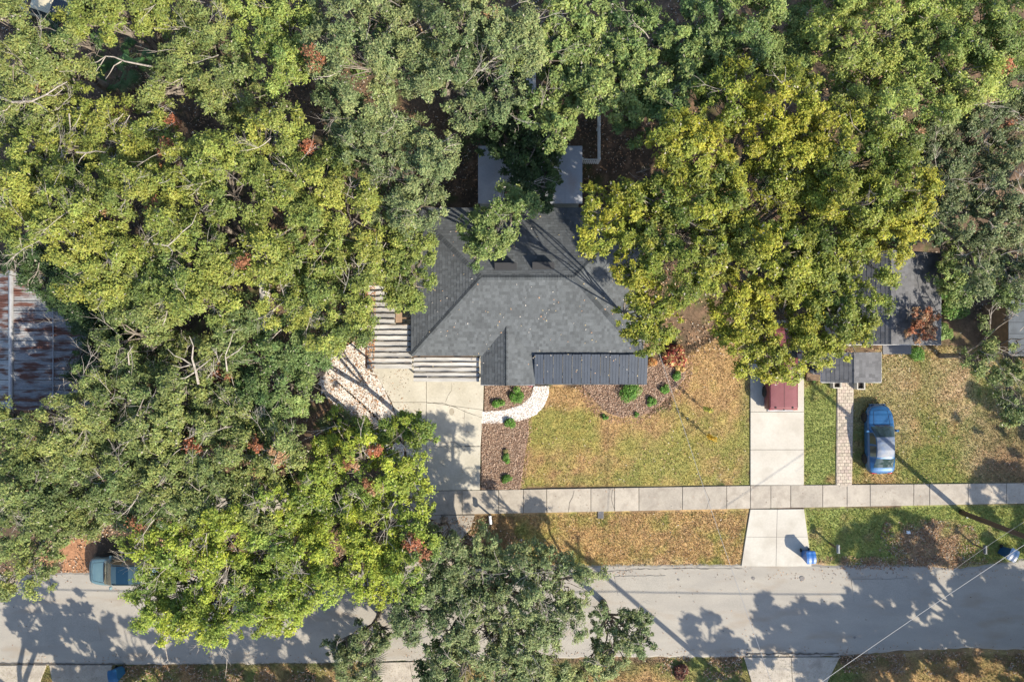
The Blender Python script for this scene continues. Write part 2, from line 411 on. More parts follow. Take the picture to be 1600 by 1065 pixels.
dw = empty('driveway', (0, 0, 0), kind='structure', label='pale concrete driveway of large cracked slabs beside the dark roofed house')
for pts in [[(573, 560), (666, 560), (666, 628), (612, 628)], [(666, 560), (757, 560), (755, 640), (666, 628)], [(612, 628), (666, 628), (666, 697), (634, 697), (622, 660)],
            [(666, 628), (755, 640), (751, 697), (666, 697)], [(634, 697), (666, 697), (666, 766), (640, 766)], [(666, 697), (751, 697), (750, 765), (666, 766)]]:
    slab(dw, pts, M_conc, .045)
slab(dw, [(573, 400), (644, 400), (644, 559), (573, 559)], M_conc, .043)
for k, (pts, wd) in enumerate([([(668, 629), (690, 629), (708, 634), (730, 644), (754, 652)], .035), ([(690, 692), (710, 690), (722, 697), (750, 696)], .03), ([(726, 640), (725, 668)], .014),
                               ([(696, 628), (700, 618), (706, 610), (706, 598)], .016)]):
    ribbon(pts, wd, .052, .8, 60+k).build('crack', M_crack, dw)
mb = MB(); c_ = W(706, 643)
mb.face([(c_.x+.17*math.cos(t), c_.y+.24*math.sin(t), .052) for t in np.linspace(0, 6.28, 16, endpoint=False)]); mb.build('oil_stain', mat('old drip stain', (.31, .28, .22), .8), dw)
ap = empty('driveway_apron', (0, 0, 0), kind='structure', label='shaded concrete apron between the sidewalk and the street below the cracked driveway')
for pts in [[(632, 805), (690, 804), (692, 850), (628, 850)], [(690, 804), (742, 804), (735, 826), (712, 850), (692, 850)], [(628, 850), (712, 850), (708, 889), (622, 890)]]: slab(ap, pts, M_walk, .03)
d2 = empty('driveway', (0, 0, 0), kind='structure', label='clean white concrete driveway behind the maroon pickup truck')
for (y0, y1) in ((500, 590), (590, 643), (643, 702), (702, 757.5)):
    slab(d2, [(1172, y0), (1256, y0), (1256, y1), (1172, y1)], M_concnew, .045)
a2 = empty('driveway_apron', (0, 0, 0), kind='structure', label='white flared concrete apron running down to the street beside the bright blue bin')
for pts in [[(1172, 795), (1214, 795), (1213, 838), (1165, 838)], [(1214, 795), (1256, 794.5), (1262, 838), (1213, 838)], [(1165, 838), (1213, 838), (1212, 884), (1158, 884)], [(1213, 838), (1262, 838), (1268, 884), (1212, 884)]]:
    slab(a2, pts, M_concnew, .04, gap=.3)
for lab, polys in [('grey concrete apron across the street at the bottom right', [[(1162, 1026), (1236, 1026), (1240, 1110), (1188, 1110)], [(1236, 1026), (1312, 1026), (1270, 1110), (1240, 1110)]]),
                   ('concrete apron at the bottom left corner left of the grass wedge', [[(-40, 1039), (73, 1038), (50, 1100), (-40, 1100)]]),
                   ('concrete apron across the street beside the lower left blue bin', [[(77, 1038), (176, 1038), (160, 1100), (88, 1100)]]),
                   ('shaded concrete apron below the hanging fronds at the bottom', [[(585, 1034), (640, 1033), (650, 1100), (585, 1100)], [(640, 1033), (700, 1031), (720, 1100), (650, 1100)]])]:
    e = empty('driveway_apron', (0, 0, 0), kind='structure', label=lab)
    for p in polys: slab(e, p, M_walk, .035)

# stuff scatter helper
def scatter_pts(poly, dens, seed):
    xs_ = [p[0] for p in poly]; ys_ = [p[1] for p in poly]; A = (max(xs_)-min(xs_))*(max(ys_)-min(ys_))*S*S
    r = np.random.default_rng(seed); n = int(A*dens); x = r.uniform(min(xs_), max(xs_), n); y = r.uniform(min(ys_), max(ys_), n)
    k = in_poly(x, y, poly); return x[k], y[k], r
def flat_poly(name, pts, m, z, jit=1.2, seed=0, kind='structure', label=None, parent=None):
    p = densify(pts+[pts[0]], 5, jit, seed)[:-1]; w_ = poly_w(p); mb = MB()
    mb.prism(w_, -.09, z); o = mb.build(name, m, parent)
    return tag(o, label, kind=kind)
MULCH = mat('mulch bed soil', (.24, .165, .115), .95, nscale=3, col2=(.165, .11, .08), fine=.3, fscale=30, bump=.6, bscale=30, spec=.1)
BEDS = [[(753, 660), (800, 657), (826, 652), (826, 680), (820, 712), (816, 740), (812, 764), (752, 764)],
        [(758, 598), (832, 598), (830, 618), (815, 632), (790, 640), (756, 644)],
        [(908, 600), (1030, 560), (1072, 560), (1070, 590), (1052, 612), (1030, 632), (1000, 650), (968, 652), (944, 640), (925, 620)]]
bl = ['reddish mulch bed strip between the driveway and the lawn', 'small mulch bed between the entry gable and the white gravel path', 'wide mulch bed below and right of the metal porch roof']
for i, b in enumerate(BEDS): flat_poly('mulch_bed', b, MULCH, .004+.004*i-(.02 if i == 2 else 0), 1.5 if i < 2 else 5.0, i, label=bl[i])
GP = [(752, 643), (790, 640), (815, 632), (829, 620), (834, 603), (858, 603), (857, 618), (850, 634), (838, 647), (818, 656), (790, 660), (752, 661)]
flat_poly('gravel_path', GP, mat('pale grit', (.50, .46, .42), .95, nscale=8, col2=(.35, .31, .27)), .025, .5, 9, label='curved path bed of white gravel leading to the front door')
SANDP = [(500, 560), (530, 540), (573, 540), (573, 575), (588, 576), (612, 630), (634, 697), (625, 720), (585, 690), (545, 650), (500, 610)]
flat_poly('sand_patch', SANDP, mat('shell sand', (.66, .645, .62), .95, nscale=2.5, col2=(.54, .47, .40), fine=.2, fscale=20, bump=.3), .012, 7, 12, label='pale shell sand patch beside the cracked driveway')
for k, pts in enumerate([[(404, 415), (421, 415), (423, 520), (408, 522)], [(424, 190), (438, 190), (437, 290), (426, 290)], [(822, 60), (836, 60), (838, 160), (822, 160)]]):
    flat_poly('sand_path', pts, mat('pale path', (.52, .50, .47), .95, nscale=3, col2=(.40, .37, .33)), .02, 1.0, 20+k, label=['narrow pale path glimpsed between the yellow green oaks', 'upper stretch of pale path glimpsed under the oaks', 'grey back garden path glimpsed above the patio cover'][k])

def bits(polys, dens, size, pal, name, label, seed, m=M_chip, thick=.5, zb=.02, kk=4):
    VV = []; CC = []
    for i, p in enumerate(polys):
        x, y, r = scatter_pts(p, dens, seed+i)
        if name == 'leaf_litter' and dens > 5: kp = fbm(x, y, 26, seed+i, 3)+r.normal(0, .06, len(x)) > .47; x = x[kp]; y = y[kp]
        n = len(x)
        wx = (x-800)*S; wy = (532.5-y)*S; pos = np.stack([wx, wy, np.full(n, zb)+r.uniform(0, .03, n)], 1)
        nr = unit(np.stack([r.normal(0, thick, n), r.normal(0, thick, n), np.ones(n)], 1))
        VV.append(leaf_quads(pos, nr, size[0], size[1], r)); pi = r.integers(0, len(pal), n)
        CC.append(np.array(pal)[pi]*r.uniform(.65, 1.25, (n, 1)))
    me = np_mesh(name, np.concatenate(VV), 4, np.concatenate(CC)); o = link(name, me, m); tag(o, label, kind='stuff'); return o
bits(BEDS, 380, (.09, .045), [(.38, .26, .19), (.29, .19, .135), (.43, .32, .24), (.20, .125, .09), (.50, .39, .31)], 'mulch', 'loose reddish brown bark mulch chips in the beds', 100, zb=.03)
# white stones: octahedra
def stones(poly, dens, size, name, label, seed, pal):
    x, y, r = scatter_pts(poly, dens, seed); n = len(x); wx = (x-800)*S; wy = (532.5-y)*S
    dirs = np.array([(1, 0, 0), (0, 1, 0), (-1, 0, 0), (0, -1, 0)]); a = r.uniform(0, 6.28, n); sz = size*r.uniform(.6, 1.4, n)
    P = np.stack([wx, wy, np.full(n, .03)], 1); V = []
    ring = [P+np.stack([np.cos(a+t)*sz*q, np.sin(a+t)*sz*q*.8, np.zeros(n)], 1) for t, q in ((0, 1), (1.57, .8), (3.14, 1), (4.71, .7))]
    top = P+np.stack([r.normal(0, .2, n)*sz, r.normal(0, .2, n)*sz, sz*.7], 1)
    T = []
    for i in range(4): T.append(np.stack([ring[i], ring[(i+1) % 4], top], 1))
    V = np.stack(T, 1).reshape(-1, 3); c = np.array(pal)[r.integers(0, len(pal), n)]*r.uniform(.85, 1.1, (n, 1)); c = np.repeat(c, 4, 0)
    return tag(link(name, np_mesh(name, V, 3, np.clip(c, 0, .85)), M_stone), label, kind='stuff')
stones(GP, 520, .045, 'gravel', 'white marble gravel stones filling the curved path', 5, [(.78, .76, .74), (.72, .70, .68), (.80, .80, .80), (.55, .48, .42)])
bits([SANDP], 220, (.07, .04), [(.78, .76, .73), (.72, .68, .64), (.45, .24, .10), (.72, .71, .70), (.66, .62, .57)], 'shell_litter', 'shell fragments and rusty leaves strewn on the sand patch', 300, zb=.02)

# grass blades and litter over the lawns
def blades(polys, dens, name, label, seed, h=.07, prob=None, tint=1.0):
    VV = []; CC = []
    for i, p in enumerate(polys):
        x, y, r = scatter_pts(p, dens, seed+i); n = len(x); wx = (x-800)*S; wy = (532.5-y)*S
        g = ground_color(wx, wy); base = np.stack([wx, wy, np.full(n, -.035)], 1)
        a = r.uniform(0, 6.28, n); hh = h*r.uniform(.5, 1.5, n); wd = .022*r.uniform(.6, 1.5, n)
        lean = r.normal(0, .5, (n, 2))*hh[:, None]
        t = np.stack([np.cos(a)*wd, np.sin(a)*wd, np.zeros(n)], 1)
        tip = base+np.stack([lean[:, 0], lean[:, 1], hh], 1)
        VV.append(np.stack([base-t, base+t, tip], 1).reshape(-1, 3)); g = g*1.12
        j = r.uniform(.65, 1.5, (n, 1)); hue = r.normal(0, .12, n); c = g*j; c[:, 0] *= 1+hue; c[:, 1] *= 1.06-hue*.3; CC.append(c*tint)
    return tag(link(name, np_mesh(name, np.concatenate(VV), 3, np.clip(np.concatenate(CC), .01, .6)), M_grass), label, kind='stuff')
LAWN_W = [(818, 662), (860, 604), (905, 604), (945, 648), (1000, 656), (1060, 610), (1066, 540), (1171, 500), (1171, 756), (817, 761)]
blades([LAWN_W], 520, 'grass', 'short dry olive grass of the front lawn', 400, .045)
blades([[(1258, 592), (1306, 592), (1306, 756), (1258, 756)], [(1333, 590), (1380, 540), (1560, 540), (1640, 600), (1640, 752), (1333, 756)]], 440, 'grass', 'green patchy grass around the blue sedan', 420, .07)
blades([[(740, 806), (1168, 797), (1158, 882), (730, 886)]], 480, 'grass', 'dry tan grass verge left of the white apron', 440)
blades([[(1260, 796), (1640, 789), (1640, 872), (1500, 886), (1270, 880)]], 420, 'grass', 'green and brown grass verge right of the white apron', 450, .09)
blades([[(-20, 1040), (1640, 1022), (1640, 1120), (-20, 1120)]], 260, 'grass', 'patchy grass along the far side of the street', 460, .09)
LIT = [(.34, .20, .11), (.26, .15, .09), (.42, .28, .18), (.18, .11, .07), (.38, .33, .27)]
ROADZONE = [(-60, 899), (1700, 884), (1700, 1020), (-60, 1040)]
bits([[(-30, -30), (640, -30), (640, 760), (-30, 760)], [(640, -30), (1640, -30), (1640, 320), (640, 320)], [(1010, 320), (1640, 320), (1640, 560), (1010, 560)]], 34, (.14, .075), LIT, 'leaf_litter', 'brown fallen oak leaves under the trees', 500)
bits([[(-30, 806), (640, 806), (740, 806), (900, 880), (-30, 897)]], 80, (.13, .07), LIT, 'leaf_litter', 'brown fallen leaves along the shaded verge', 520)
bits([[(900, 598), (1040, 555), (1085, 555), (1080, 600), (1060, 620), (1035, 642), (1000, 662), (960, 664), (930, 650), (910, 625)], [(812, 655), (832, 650), (828, 700), (820, 764), (808, 764)]], 130, (.09, .045), [(.38, .22, .16), (.30, .17, .12), (.44, .30, .23)], 'mulch', 'stray mulch chips spilling onto the grass at the bed edges', 545, zb=.0)
bits([[(740, 806), (1168, 797), (1158, 884), (730, 888)], LAWN_W, [(1333, 560), (1640, 560), (1640, 752), (1333, 756)]], 9, (.11, .06), LIT, 'leaf_litter', 'scattered tan leaves on the open grass', 540)
bits([[(1380, 815), (1430, 806), (1520, 822), (1545, 880), (1400, 886), (1370, 860)], [(1262, 866), (1500, 874), (1500, 890), (1262, 888)], [(1310, 1024), (1640, 1012), (1640, 1060), (1320, 1050)], [(1030, 1026), (1160, 1026), (1160, 1070), (1030, 1070)], [(180, 1040), (560, 1036), (560, 1070), (180, 1070)]],
     170, (.15, .06), LIT, 'leaf_litter', 'heap of tan palm and oak leaves raked by the roadside', 560, zb=.0)
bits([[(-60, 893), (1700, 880), (1700, 902), (-60, 912)], [(-60, 1024), (1700, 1004), (1700, 1022), (-60, 1040)]], 22, (.10, .05), LIT, 'leaf_litter', 'small leaves and grit along both road edges', 580, zb=.01)
bits([ROADZONE], 1.0, (.10, .05), LIT, 'leaf_litter', 'few loose leaves lying on the asphalt', 590, zb=.035)
bits([[(500, 758), (1700, 752), (1700, 792), (500, 808)], [(573, 560), (757, 560), (750, 765), (640, 765)]], 1.6, (.08, .045), LIT, 'leaf_litter', 'few loose leaves on the concrete', 595, zb=.055)

bits([[(495, 545), (575, 545), (590, 590), (600, 640), (560, 660), (500, 620)], [(500, 600), (560, 650), (600, 700), (640, 720), (560, 720)]], 30, (.13, .07), [(.42, .22, .10), (.34, .18, .09), (.30, .20, .12)], 'leaf_litter', 'rusty oak leaves drifted over the shell sand', 597, zb=.03)
# brick path
bp = empty('brick_path', (0, 0, 0), kind='structure', label='narrow path of worn tan pavers from the sidewalk to the neighbouring house step')
mb = MB(); mb.prism(poly_w([(1308, 597), (1334, 597), (1331, 757), (1306, 757)]), -.08, .015); mb.build('path_bed', mat('paver grout', (.32, .275, .225), .95), bp)
mb = MB(); mb.usecol = True; rr = random.Random(4); y = 598; row = 0
while y < 756:
    hgt = 5.2; xL = 1308.5-(y-598)/158*1.5; xR = 1333-(y-598)/158*2.5; n = 4; ph = (row % 2)*.5; 
    edges = sorted(set([0, 1]+[max(0, min(1, (i+ph)/n)) for i in range(0, n+1)]))
    for a, b in zip(edges, edges[1:]):
        if b-a < .05: continue
        v = rr.uniform(.85, 1.12); mb.cur = (.40*v, .345*v*rr.uniform(.96, 1.03), .285*v)
        p0 = W(xL+(xR-xL)*a+.13, y+hgt-.15); p1 = W(xL+(xR-xL)*b-.13, y+.15); z = .04+rr.uniform(-.006, .008)
        mb.box(p0.x, p1.x, p0.y, p1.y, -.03, z, .008)
    y += hgt; row += 1
tag(mb.build('pavers', mat('tumbled paver', attr='col', rough=.9, fine=.2, fscale=18, spec=.15), bp), kind='stuff')

# ------------------------------------------------------------------ roofs
def clip_poly(poly, clip):
    """Sutherland-Hodgman, both ccw in 2D"""
    out = poly
    for i in range(len(clip)):
        ax, ay = clip[i]; bx, by = clip[(i+1) % len(clip)]; inp = out; out = []
        if not inp: return []
        def side(p): return (bx-ax)*(p[1]-ay)-(by-ay)*(p[0]-ax)
        for j in range(len(inp)):
            p = inp[j]; q = inp[(j+1) % len(inp)]; sp, sq = side(p), side(q)
            if sp >= 0: out.append(p)
            if (sp >= 0) != (sq >= 0):
                t = sp/(sp-sq); out.append((p[0]+(q[0]-p[0])*t, p[1]+(q[1]-p[1])*t))
    return out
def area(p): return abs(sum(p[i][0]*p[(i+1) % len(p)][1]-p[(i+1) % len(p)][0]*p[i][1] for i in range(len(p))))/2
def shingle_face(corners, eave, m, parent, name='shingles', course=.195, tabw=.19, base=(.086, .095, .103), seed=0, var=.22):
    """corners: 3D convex polygon of one roof plane; eave=(i,j) indices of its lower edge. Real overlapping tabs."""
    P = [Vector(c) for c in corners]; o = P[eave[0]]; u = (P[eave[1]]-o).normalized()
    n = Vector((0, 0, 0))
    for i in range(len(P)): n += P[i].cross(P[(i+1) % len(P)])
    n.normalize()
    if n.z < 0: n = -n
    v = n.cross(u)
    if v.z < 0: v = -v
    uv = [((p-o).dot(u), (p-o).dot(v)) for p in P]
    if sum(uv[i][0]*uv[(i+1) % len(uv)][1]-uv[(i+1) % len(uv)][0]*uv[i][1] for i in range(len(uv))) < 0: uv = uv[::-1]
    rr = random.Random(seed); mb = MB(); mb.usecol = True
    umin = min(p[0] for p in uv); umax = max(p[0] for p in uv); vmax = max(p[1] for p in uv)
    r_ = 0; vv = 0.0
    while vv < vmax:
        x = umin-rr.uniform(0, tabw)
        while x < umax:
            wd = tabw*rr.uniform(.6, 1.35); q = clip_poly([(x, vv), (x+wd, vv), (x+wd, vv+course), (x, vv+course)], uv)
            if len(q) >= 3 and area(q) > .0008:
                t = 1+rr.uniform(-var, var)*.8; t *= (1.12 if rr.random() < .3 else 1.0); mb.cur = (base[0]*t, base[1]*t, base[2]*t)
                th = rr.uniform(.006, .013)+(.006 if rr.random() < .35 else 0)
                pts = []
                for (a, b) in q: pts.append(o+u*a+v*b+n*(.006+th*(1-(b-vv)/course)))
                mb.face(pts)
                lo = [(a, b) for a, b in q if b < vv+1e-4]
                if len(lo) >= 2:
                    a0 = min(l[0] for l in lo); a1 = max(l[0] for l in lo); c0 = mb.cur; mb.cur = tuple(k*.8 for k in c0)
                    mb.face([o+u*a0+v*vv+n*.001, o+u*a1+v*vv+n*.001, o+u*a1+v*vv+n*(.006+th), o+u*a0+v*vv+n*(.006+th)])
            x += wd
        vv += course; r_ += 1
    ob = mb.build(name, m, parent); return tag(ob, kind='stuff')
def caps(a, b, parent, base=(.06, .068, .075), seed=0, w_=.30):
    """overlapping cap shingles along a ridge or hip"""
    a = Vector(a); b = Vector(b); d = (b-a); L = d.length; d.normalize(); sd = Vector((-d.y, d.x, 0)).normalized(); up = Vector((0, 0, 1))
    mb = MB(); mb.usecol = True; rr = random.Random(seed); n = int(L/.16)
    for i in range(n):
        t = 1+rr.uniform(-.2, .2); mb.cur = tuple(c*t for c in base)
        p0 = a+d*(L*i/n); p1 = a+d*(L*(i+1)/n); h0 = .055; h1 = .035; dr = .075 if abs(d.z) < .1 else .06
        mb.face([p0+sd*w_/2+up*(h0-dr), p0+up*h0, p1+up*h1, p1+sd*w_/2+up*(h1-dr)]); mb.face([p0+up*h0, p0-sd*w_/2+up*(h0-dr), p1-sd*w_/2+up*(h1-dr), p1+up*h1])
    return tag(mb.build('ridge_cap', M_shing, parent), kind='stuff')

# ---- main house
house = empty('house', W(825, 440), label='single storey house with dark grey shingled hip roof in the centre of the view', cat='house')
def inv(o): return o
EZ, RZ = 2.75, 4.35
BL = W(644, 556, EZ); BR = W(1008, 552, EZ); TL = W(640, 325, EZ); TR = W(1002, 325, EZ)
BL.x = TL.x = (BL.x+TL.x)/2+.02; BR.x = TR.x = (BR.x+TR.x)/2; BL.y = BR.y = W(800, 555, EZ).y; TL.y = TR.y = W(800, 325, EZ).y
RL = W(752, 434, RZ); RR = W(897, 433, RZ); RL.y = RR.y = (RL.y+RR.y)/2
roof = MB(); I3 = Vector((0, 0, -.02))
roof.add([BL+I3, BR+I3, TR+I3, TL+I3, RL+I3, RR+I3], [(0, 1, 5, 4), (1, 2, 5), (2, 3, 4, 5), (3, 0, 4), (3, 2, 1, 0)])
rf = roof.build('roof', M_deck, house)
shingle_face([BL, BR, RR, RL], (0, 1), M_shing, rf, seed=1)
shingle_face([BR, TR, RR], (0, 1), M_shing, rf, seed=2)
shingle_face([TR, TL, RL, RR], (0, 1), M_shing, rf, seed=3)
shingle_face([TL, BL, RL], (0, 1), M_shing, rf, seed=4)
for i, (a, b) in enumerate(((BL, RL), (TL, RL), (BR, RR), (TR, RR), (RL, RR))): caps(a, b, rf, seed=30+i)
fa = MB()
fa.box(BL.x, BR.x, BL.y-.03, BL.y-.003, EZ-.2, EZ-.01); fa.box(BL.x, BR.x, TL.y+.003, TL.y+.03, EZ-.2, EZ-.01)
fa.box(BL.x-.03, BL.x-.003, BL.y-.03, TL.y+.03, EZ-.2, EZ-.01); fa.box(BR.x+.003, BR.x+.03, BL.y-.03, TL.y+.03, EZ-.2, EZ-.01); fa.build('fascia', M_fascia, house)
wl = MB(); wl.box(BL.x+.5, BR.x-.5, BL.y+.5, TL.y-.5, -.05, EZ-.03); wl.build('wall', M_wall, house)
# entry gable
GZ_ = 2.7; ga = W(751, 601, GZ_); gb = W(836, 601, GZ_); gr = W(791, 602, 3.75); gx0, gx1 = ga.x, gb.x; gy = ga.y
def main_z(y): return EZ+(y-BL.y)/(RL.y-BL.y)*(RZ-EZ)
def main_y(z): return BL.y+(z-EZ)/(RZ-EZ)*(RL.y-BL.y)
grz = 3.35; gr = W(791, 601, grz); ry = main_y(grz)-.05
G0 = Vector((gx0, gy, GZ_)); G1 = Vector((gx1, gy, GZ_)); GR = Vector((gr.x, gy, grz)); GRb = Vector((gr.x, ry+.1, grz)); G0b = Vector((gx0, BL.y+.05, GZ_)); G1b = Vector((gx1, BL.y+.05, GZ_))
g = MB(); g.add([G0+I3, G1+I3, GR+I3, G0b+I3, G1b+I3, GRb+I3], [(0, 1, 2), (0, 2, 5, 3), (1, 4, 5, 2), (3, 5, 4), (0, 3, 4, 1)]); grf = g.build('gable_roof', M_deck, house)
shingle_face([G0b, G0, GR, GRb], (0, 1), M_shing, grf, seed=5); shingle_face([G1, G1b, GRb, GR], (0, 1), M_shing, grf, seed=6); caps(GR, GRb, grf, seed=40, w_=.22)
g = MB(); g.box(gx0, gx1, gy-.04, gy-.003, GZ_-.16, GZ_-.01); g.build('gutter', M_grey, house)
g = MB()
for x in (gx0+.15, gx1-.15): g = MB(); g.box(x-.06, x+.06, gy+.15, gy+.27, 0, GZ_-.04); g.build('porch_post', M_trim, house)
g = MB(); g.prism(poly_w([(756, 556), (1004, 556), (1004, 590), (756, 590)]), -.05, .10, .01); g.build('porch_floor', M_conc, house)
# front door and windows
fy = BL.y+.5
for (x, ww, z0, z1) in ((gr.x+2.6, 1.5, .9, 2.1), (gr.x+5.6, 1.6, .9, 2.1), (BL.x+2.2, 1.4, .9, 2.1)):
    g = MB(); g.box(x-ww/2, x+ww/2, fy-.05, fy-.003, z0, z1); wn = g.build('window', M_trim, house)
    for k in (-1, 1):
        g = MB(); g.box(x+k*ww/4-ww/4+.05, x+k*ww/4+ww/4-.05, fy-.062, fy-.052, z0+.06, z1-.06); g.build('pane', M_glass, wn)
g = MB(); g.box(gr.x-.45, gr.x+.45, fy-.06, fy-.003, .1, 2.13); dr = g.build('door', M_door, house)
g = MB(); g.lathe([(.03, 0), (.035, .03), (.0, .05)], (gr.x+.36, fy-.1, 1.05), 8); g.build('handle', M_chrome, dr)
# roof vents
for (x, y) in ((790, 417), (849, 416)):
    c = W(x, y, 4.3); t = (TL.y-c.y)/(TL.y-RL.y); z = EZ+t*(RZ-EZ); c = W(x, y, z+.18)
    v = empty('roof_vent', (c.x, c.y, EZ+(TL.y-c.y)/(TL.y-RL.y)*(RZ-EZ))); v.parent = house; v.location = Vector((c.x, c.y, EZ+(TL.y-c.y)/(TL.y-RL.y)*(RZ-EZ)))-house.location
    g = MB(); g.add([(-.66, -.20, .06), (.66, -.20, .06), (.66, .24, .34), (-.66, .24, .34), (-.62, .22, -.05), (.62, .22, -.05), (-.62, -.14, 0), (.62, -.14, 0)],
                    [(0, 1, 2, 3), (3, 2, 5, 4), (6, 7, 1, 0), (0, 3, 4, 6), (1, 7, 5, 2), (4, 5, 7, 6)])
    g.build('vent_hood', mat('vent black metal', (.008, .009, .012), .7), v)
    g = MB(); g.box(-.70, .70, -.28, .30, -.10, .0); o = g.build('flange', mat('vent flange', (.09, .1, .11), .5), v); o.rotation_euler = (-.42, 0, 0)
for o in house.children:
    if o.name.startswith('roof_vent'): continue
    o.location = -house.location
# dark metal porch roof, one object per panel
def child_world(o, par): o.parent = par; o.location = (o.location[0]-par.location[0], o.location[1]-par.location[1], o.location[2]-par.location[2])
z0_, z1_ = 2.62, 2.98
A = W(835, 599.5, z0_); B = W(1011, 597, z0_); Cc = W(835, 553, z1_); n = 12; pw = (B.x-A.x)/n; ly = Cc.y-A.y
g = MB(); prof = []
for (a, h) in ((0, .045), (.03, .045), (.05, 0), (.30, 0), (.31, .014), (.33, .014), (.34, 0), (.63, 0), (.64, .014), (.66, .014), (.67, 0), (.98, 0)): prof.append((a*pw, h))
Vv = [];
for (a, h) in prof: Vv += [(a, 0, h), (a, ly, h+z1_-z0_)]
g.add(Vv, [(2*i, 2*i+2, 2*i+3, 2*i+1) for i in range(len(prof)-1)])
g.add([(0, 0, -.03), (pw*.98, 0, -.03), (pw*.98, ly, z1_-z0_-.03), (0, ly, z1_-z0_-.03)], [(3, 2, 1, 0)])
g.add([(0, 0, -.03), (pw*.98, 0, -.03), (pw*.98, 0, .0), (0, 0, .045)], [(0, 1, 2, 3)])
pm = g.mesh('metal_panel')
porch = empty('porch_roof', (A.x, A.y, z0_)); child_world(porch, house)
for i in range(n): link('metal_panel', pm, M_metal, porch, loc=(i*pw, random.uniform(-.02, .02)-i*.003, random.uniform(-.004, .004)))
g = MB(); g.box(0, n*pw, -.05, 0.02, -.14, -.035); g.build('beam', M_fascia, porch)
for k in (0.05, .34, .66, .97):
    g = MB(); g.box(k*n*pw-.05, k*n*pw+.05, .05, .15, -z0_, -.14); g.build('post', M_trim, porch)

# flat white rear patio cover
pz = 2.55; a = W(747, 318, pz); b = W(910, 228, pz)
pc = empty('patio_cover', (a.x, a.y, 0)); child_world(pc, house)
PC = mat('painted flat roof', (.33, .35, .38), .6, nscale=.8, col2=(.28, .30, .33), fine=.05, fscale=10, dirt=(.30, .24, .20), dscale=.6, dlo=.55, dhi=.8)
nn = 6; dxp = (b.x-a.x)/nn
for i in range(nn):
    g = MB(); g.box(i*dxp, (i+1)*dxp-.004, 0, b.y-a.y, pz-.1, pz, .006); g.build('roof_panel', PC, pc)
for x in (.1, (b.x-a.x)/2, b.x-a.x-.1):
    g = MB(); g.box(x-.05, x+.05, b.y-a.y-.2, b.y-a.y-.1, 0, pz-.1); g.build('post', M_trim, pc)
g = MB(); g.box(0, b.x-a.x, .1, b.y-a.y-.02, -.05, .06); g.build('patio_floor', M_conc, pc)

# ---- aluminium pan roofs
def pan(x0, x1, dep, seed):
    g = MB(); h = .09; L = x1-x0
    rr = random.Random(seed); nseg = 10; bow = [rr.uniform(-.012, .012) for _ in range(nseg+1)]
    V = []
    for i in range(nseg+1):
        x = x0+L*i/nseg; j = bow[i]
        V += [(x, 0+j, 0), (x, dep-.075+j, 0), (x, dep-.07+j, h)]
    g.add(V, sum([[(3*i, 3*i+3, 3*i+4, 3*i+1), (3*i+1, 3*i+4, 3*i+5, 3*i+2)] for i in range(nseg)], []))
    g.add([(x0, 0, -.02), (x1, 0, -.02), (x1, 0, 0), (x0, 0, 0)], [(0, 1, 2, 3)])
    return g
def pan_gap_shadow(x0, x1, dep, seed):  # dark strip standing in for the shadowed gap between two pans
    g = MB(); rr = random.Random(seed); nseg = 8
    P = [(x0+(x1-x0)*i/nseg, dep-.045+rr.uniform(-.014, .014), .055) for i in range(nseg+1)]
    g.tube(P, [rr.uniform(.032, .045) for _ in P], 5); return g
def pan_roof(name, label, cat, x0p, x1p, y0p, y1p, z, n, cuts=None):
    A = W(x0p, y1p, z); B = W(x1p, y0p, z); e = empty(name, (A.x, A.y, 0), label=label, cat=cat); dep = (B.y-A.y)/n; L = B.x-A.x
    for i in range(n):
        x1 = L; x0 = 0
        if cuts and i in cuts: x0, x1 = cuts[i][0]*L, cuts[i][1]*L
        o = pan(x0, x1, dep, i*3+len(name)).build('roof_pan', M_pan, e); o.location = (random.uniform(-.03, .03), i*dep, z+.003*i)
        r = pan_gap_shadow(x0, x1, dep, i*7).build('gap_shadow', M_pangap, o)
    for yy in (0.12, (B.y-A.y)*.5, B.y-A.y-.12):
        g = MB(); g.box(0.02, L-.02, yy-.05, yy+.05, z-.16, z-.025); g.build('beam', M_wood, e)
    for x in (.08, L-.08):
        for yy in (.12, B.y-A.y-.12):
            g = MB(); g.box(x-.045, x+.045, yy-.045, yy+.045, 0, z-.16); g.build('post', M_trim, e)
    return e, A, B, dep, L
e, A, B, dep, L = pan_roof('carport', 'long carport roof of weathered white aluminium pans left of the house', 'carport', 573, 643.5, 418, 575.5, 2.45, 18,
                           {8: (0, .62), 9: (0, .62), 10: (0, .62), 11: (0, .62), 12: (0, .62), 13: (0, .62), 14: (0, .62), 15: (0, .62), 16: (0, .62), 17: (0, .62)})
g = MB(); g.box(-.08, .01, 0, B.y-A.y, 2.38, 2.5); g.build('edge_trim', mat('rusted edge trim', (.30, .14, .07), .85, nscale=3, col2=(.16, .08, .05)), e)
g = MB(); g.box(L*.64, L*.78, dep*7.9, dep*10, 2.36, 2.44); g.build('board', mat('bare brown board', (.33, .23, .15), .8, nscale=3, col2=(.24, .16, .1)), e)
pan_roof('awning', 'short awning of five white aluminium pans over the driveway', 'awning', 646.5, 749, 556.5, 596, 2.42, 5)
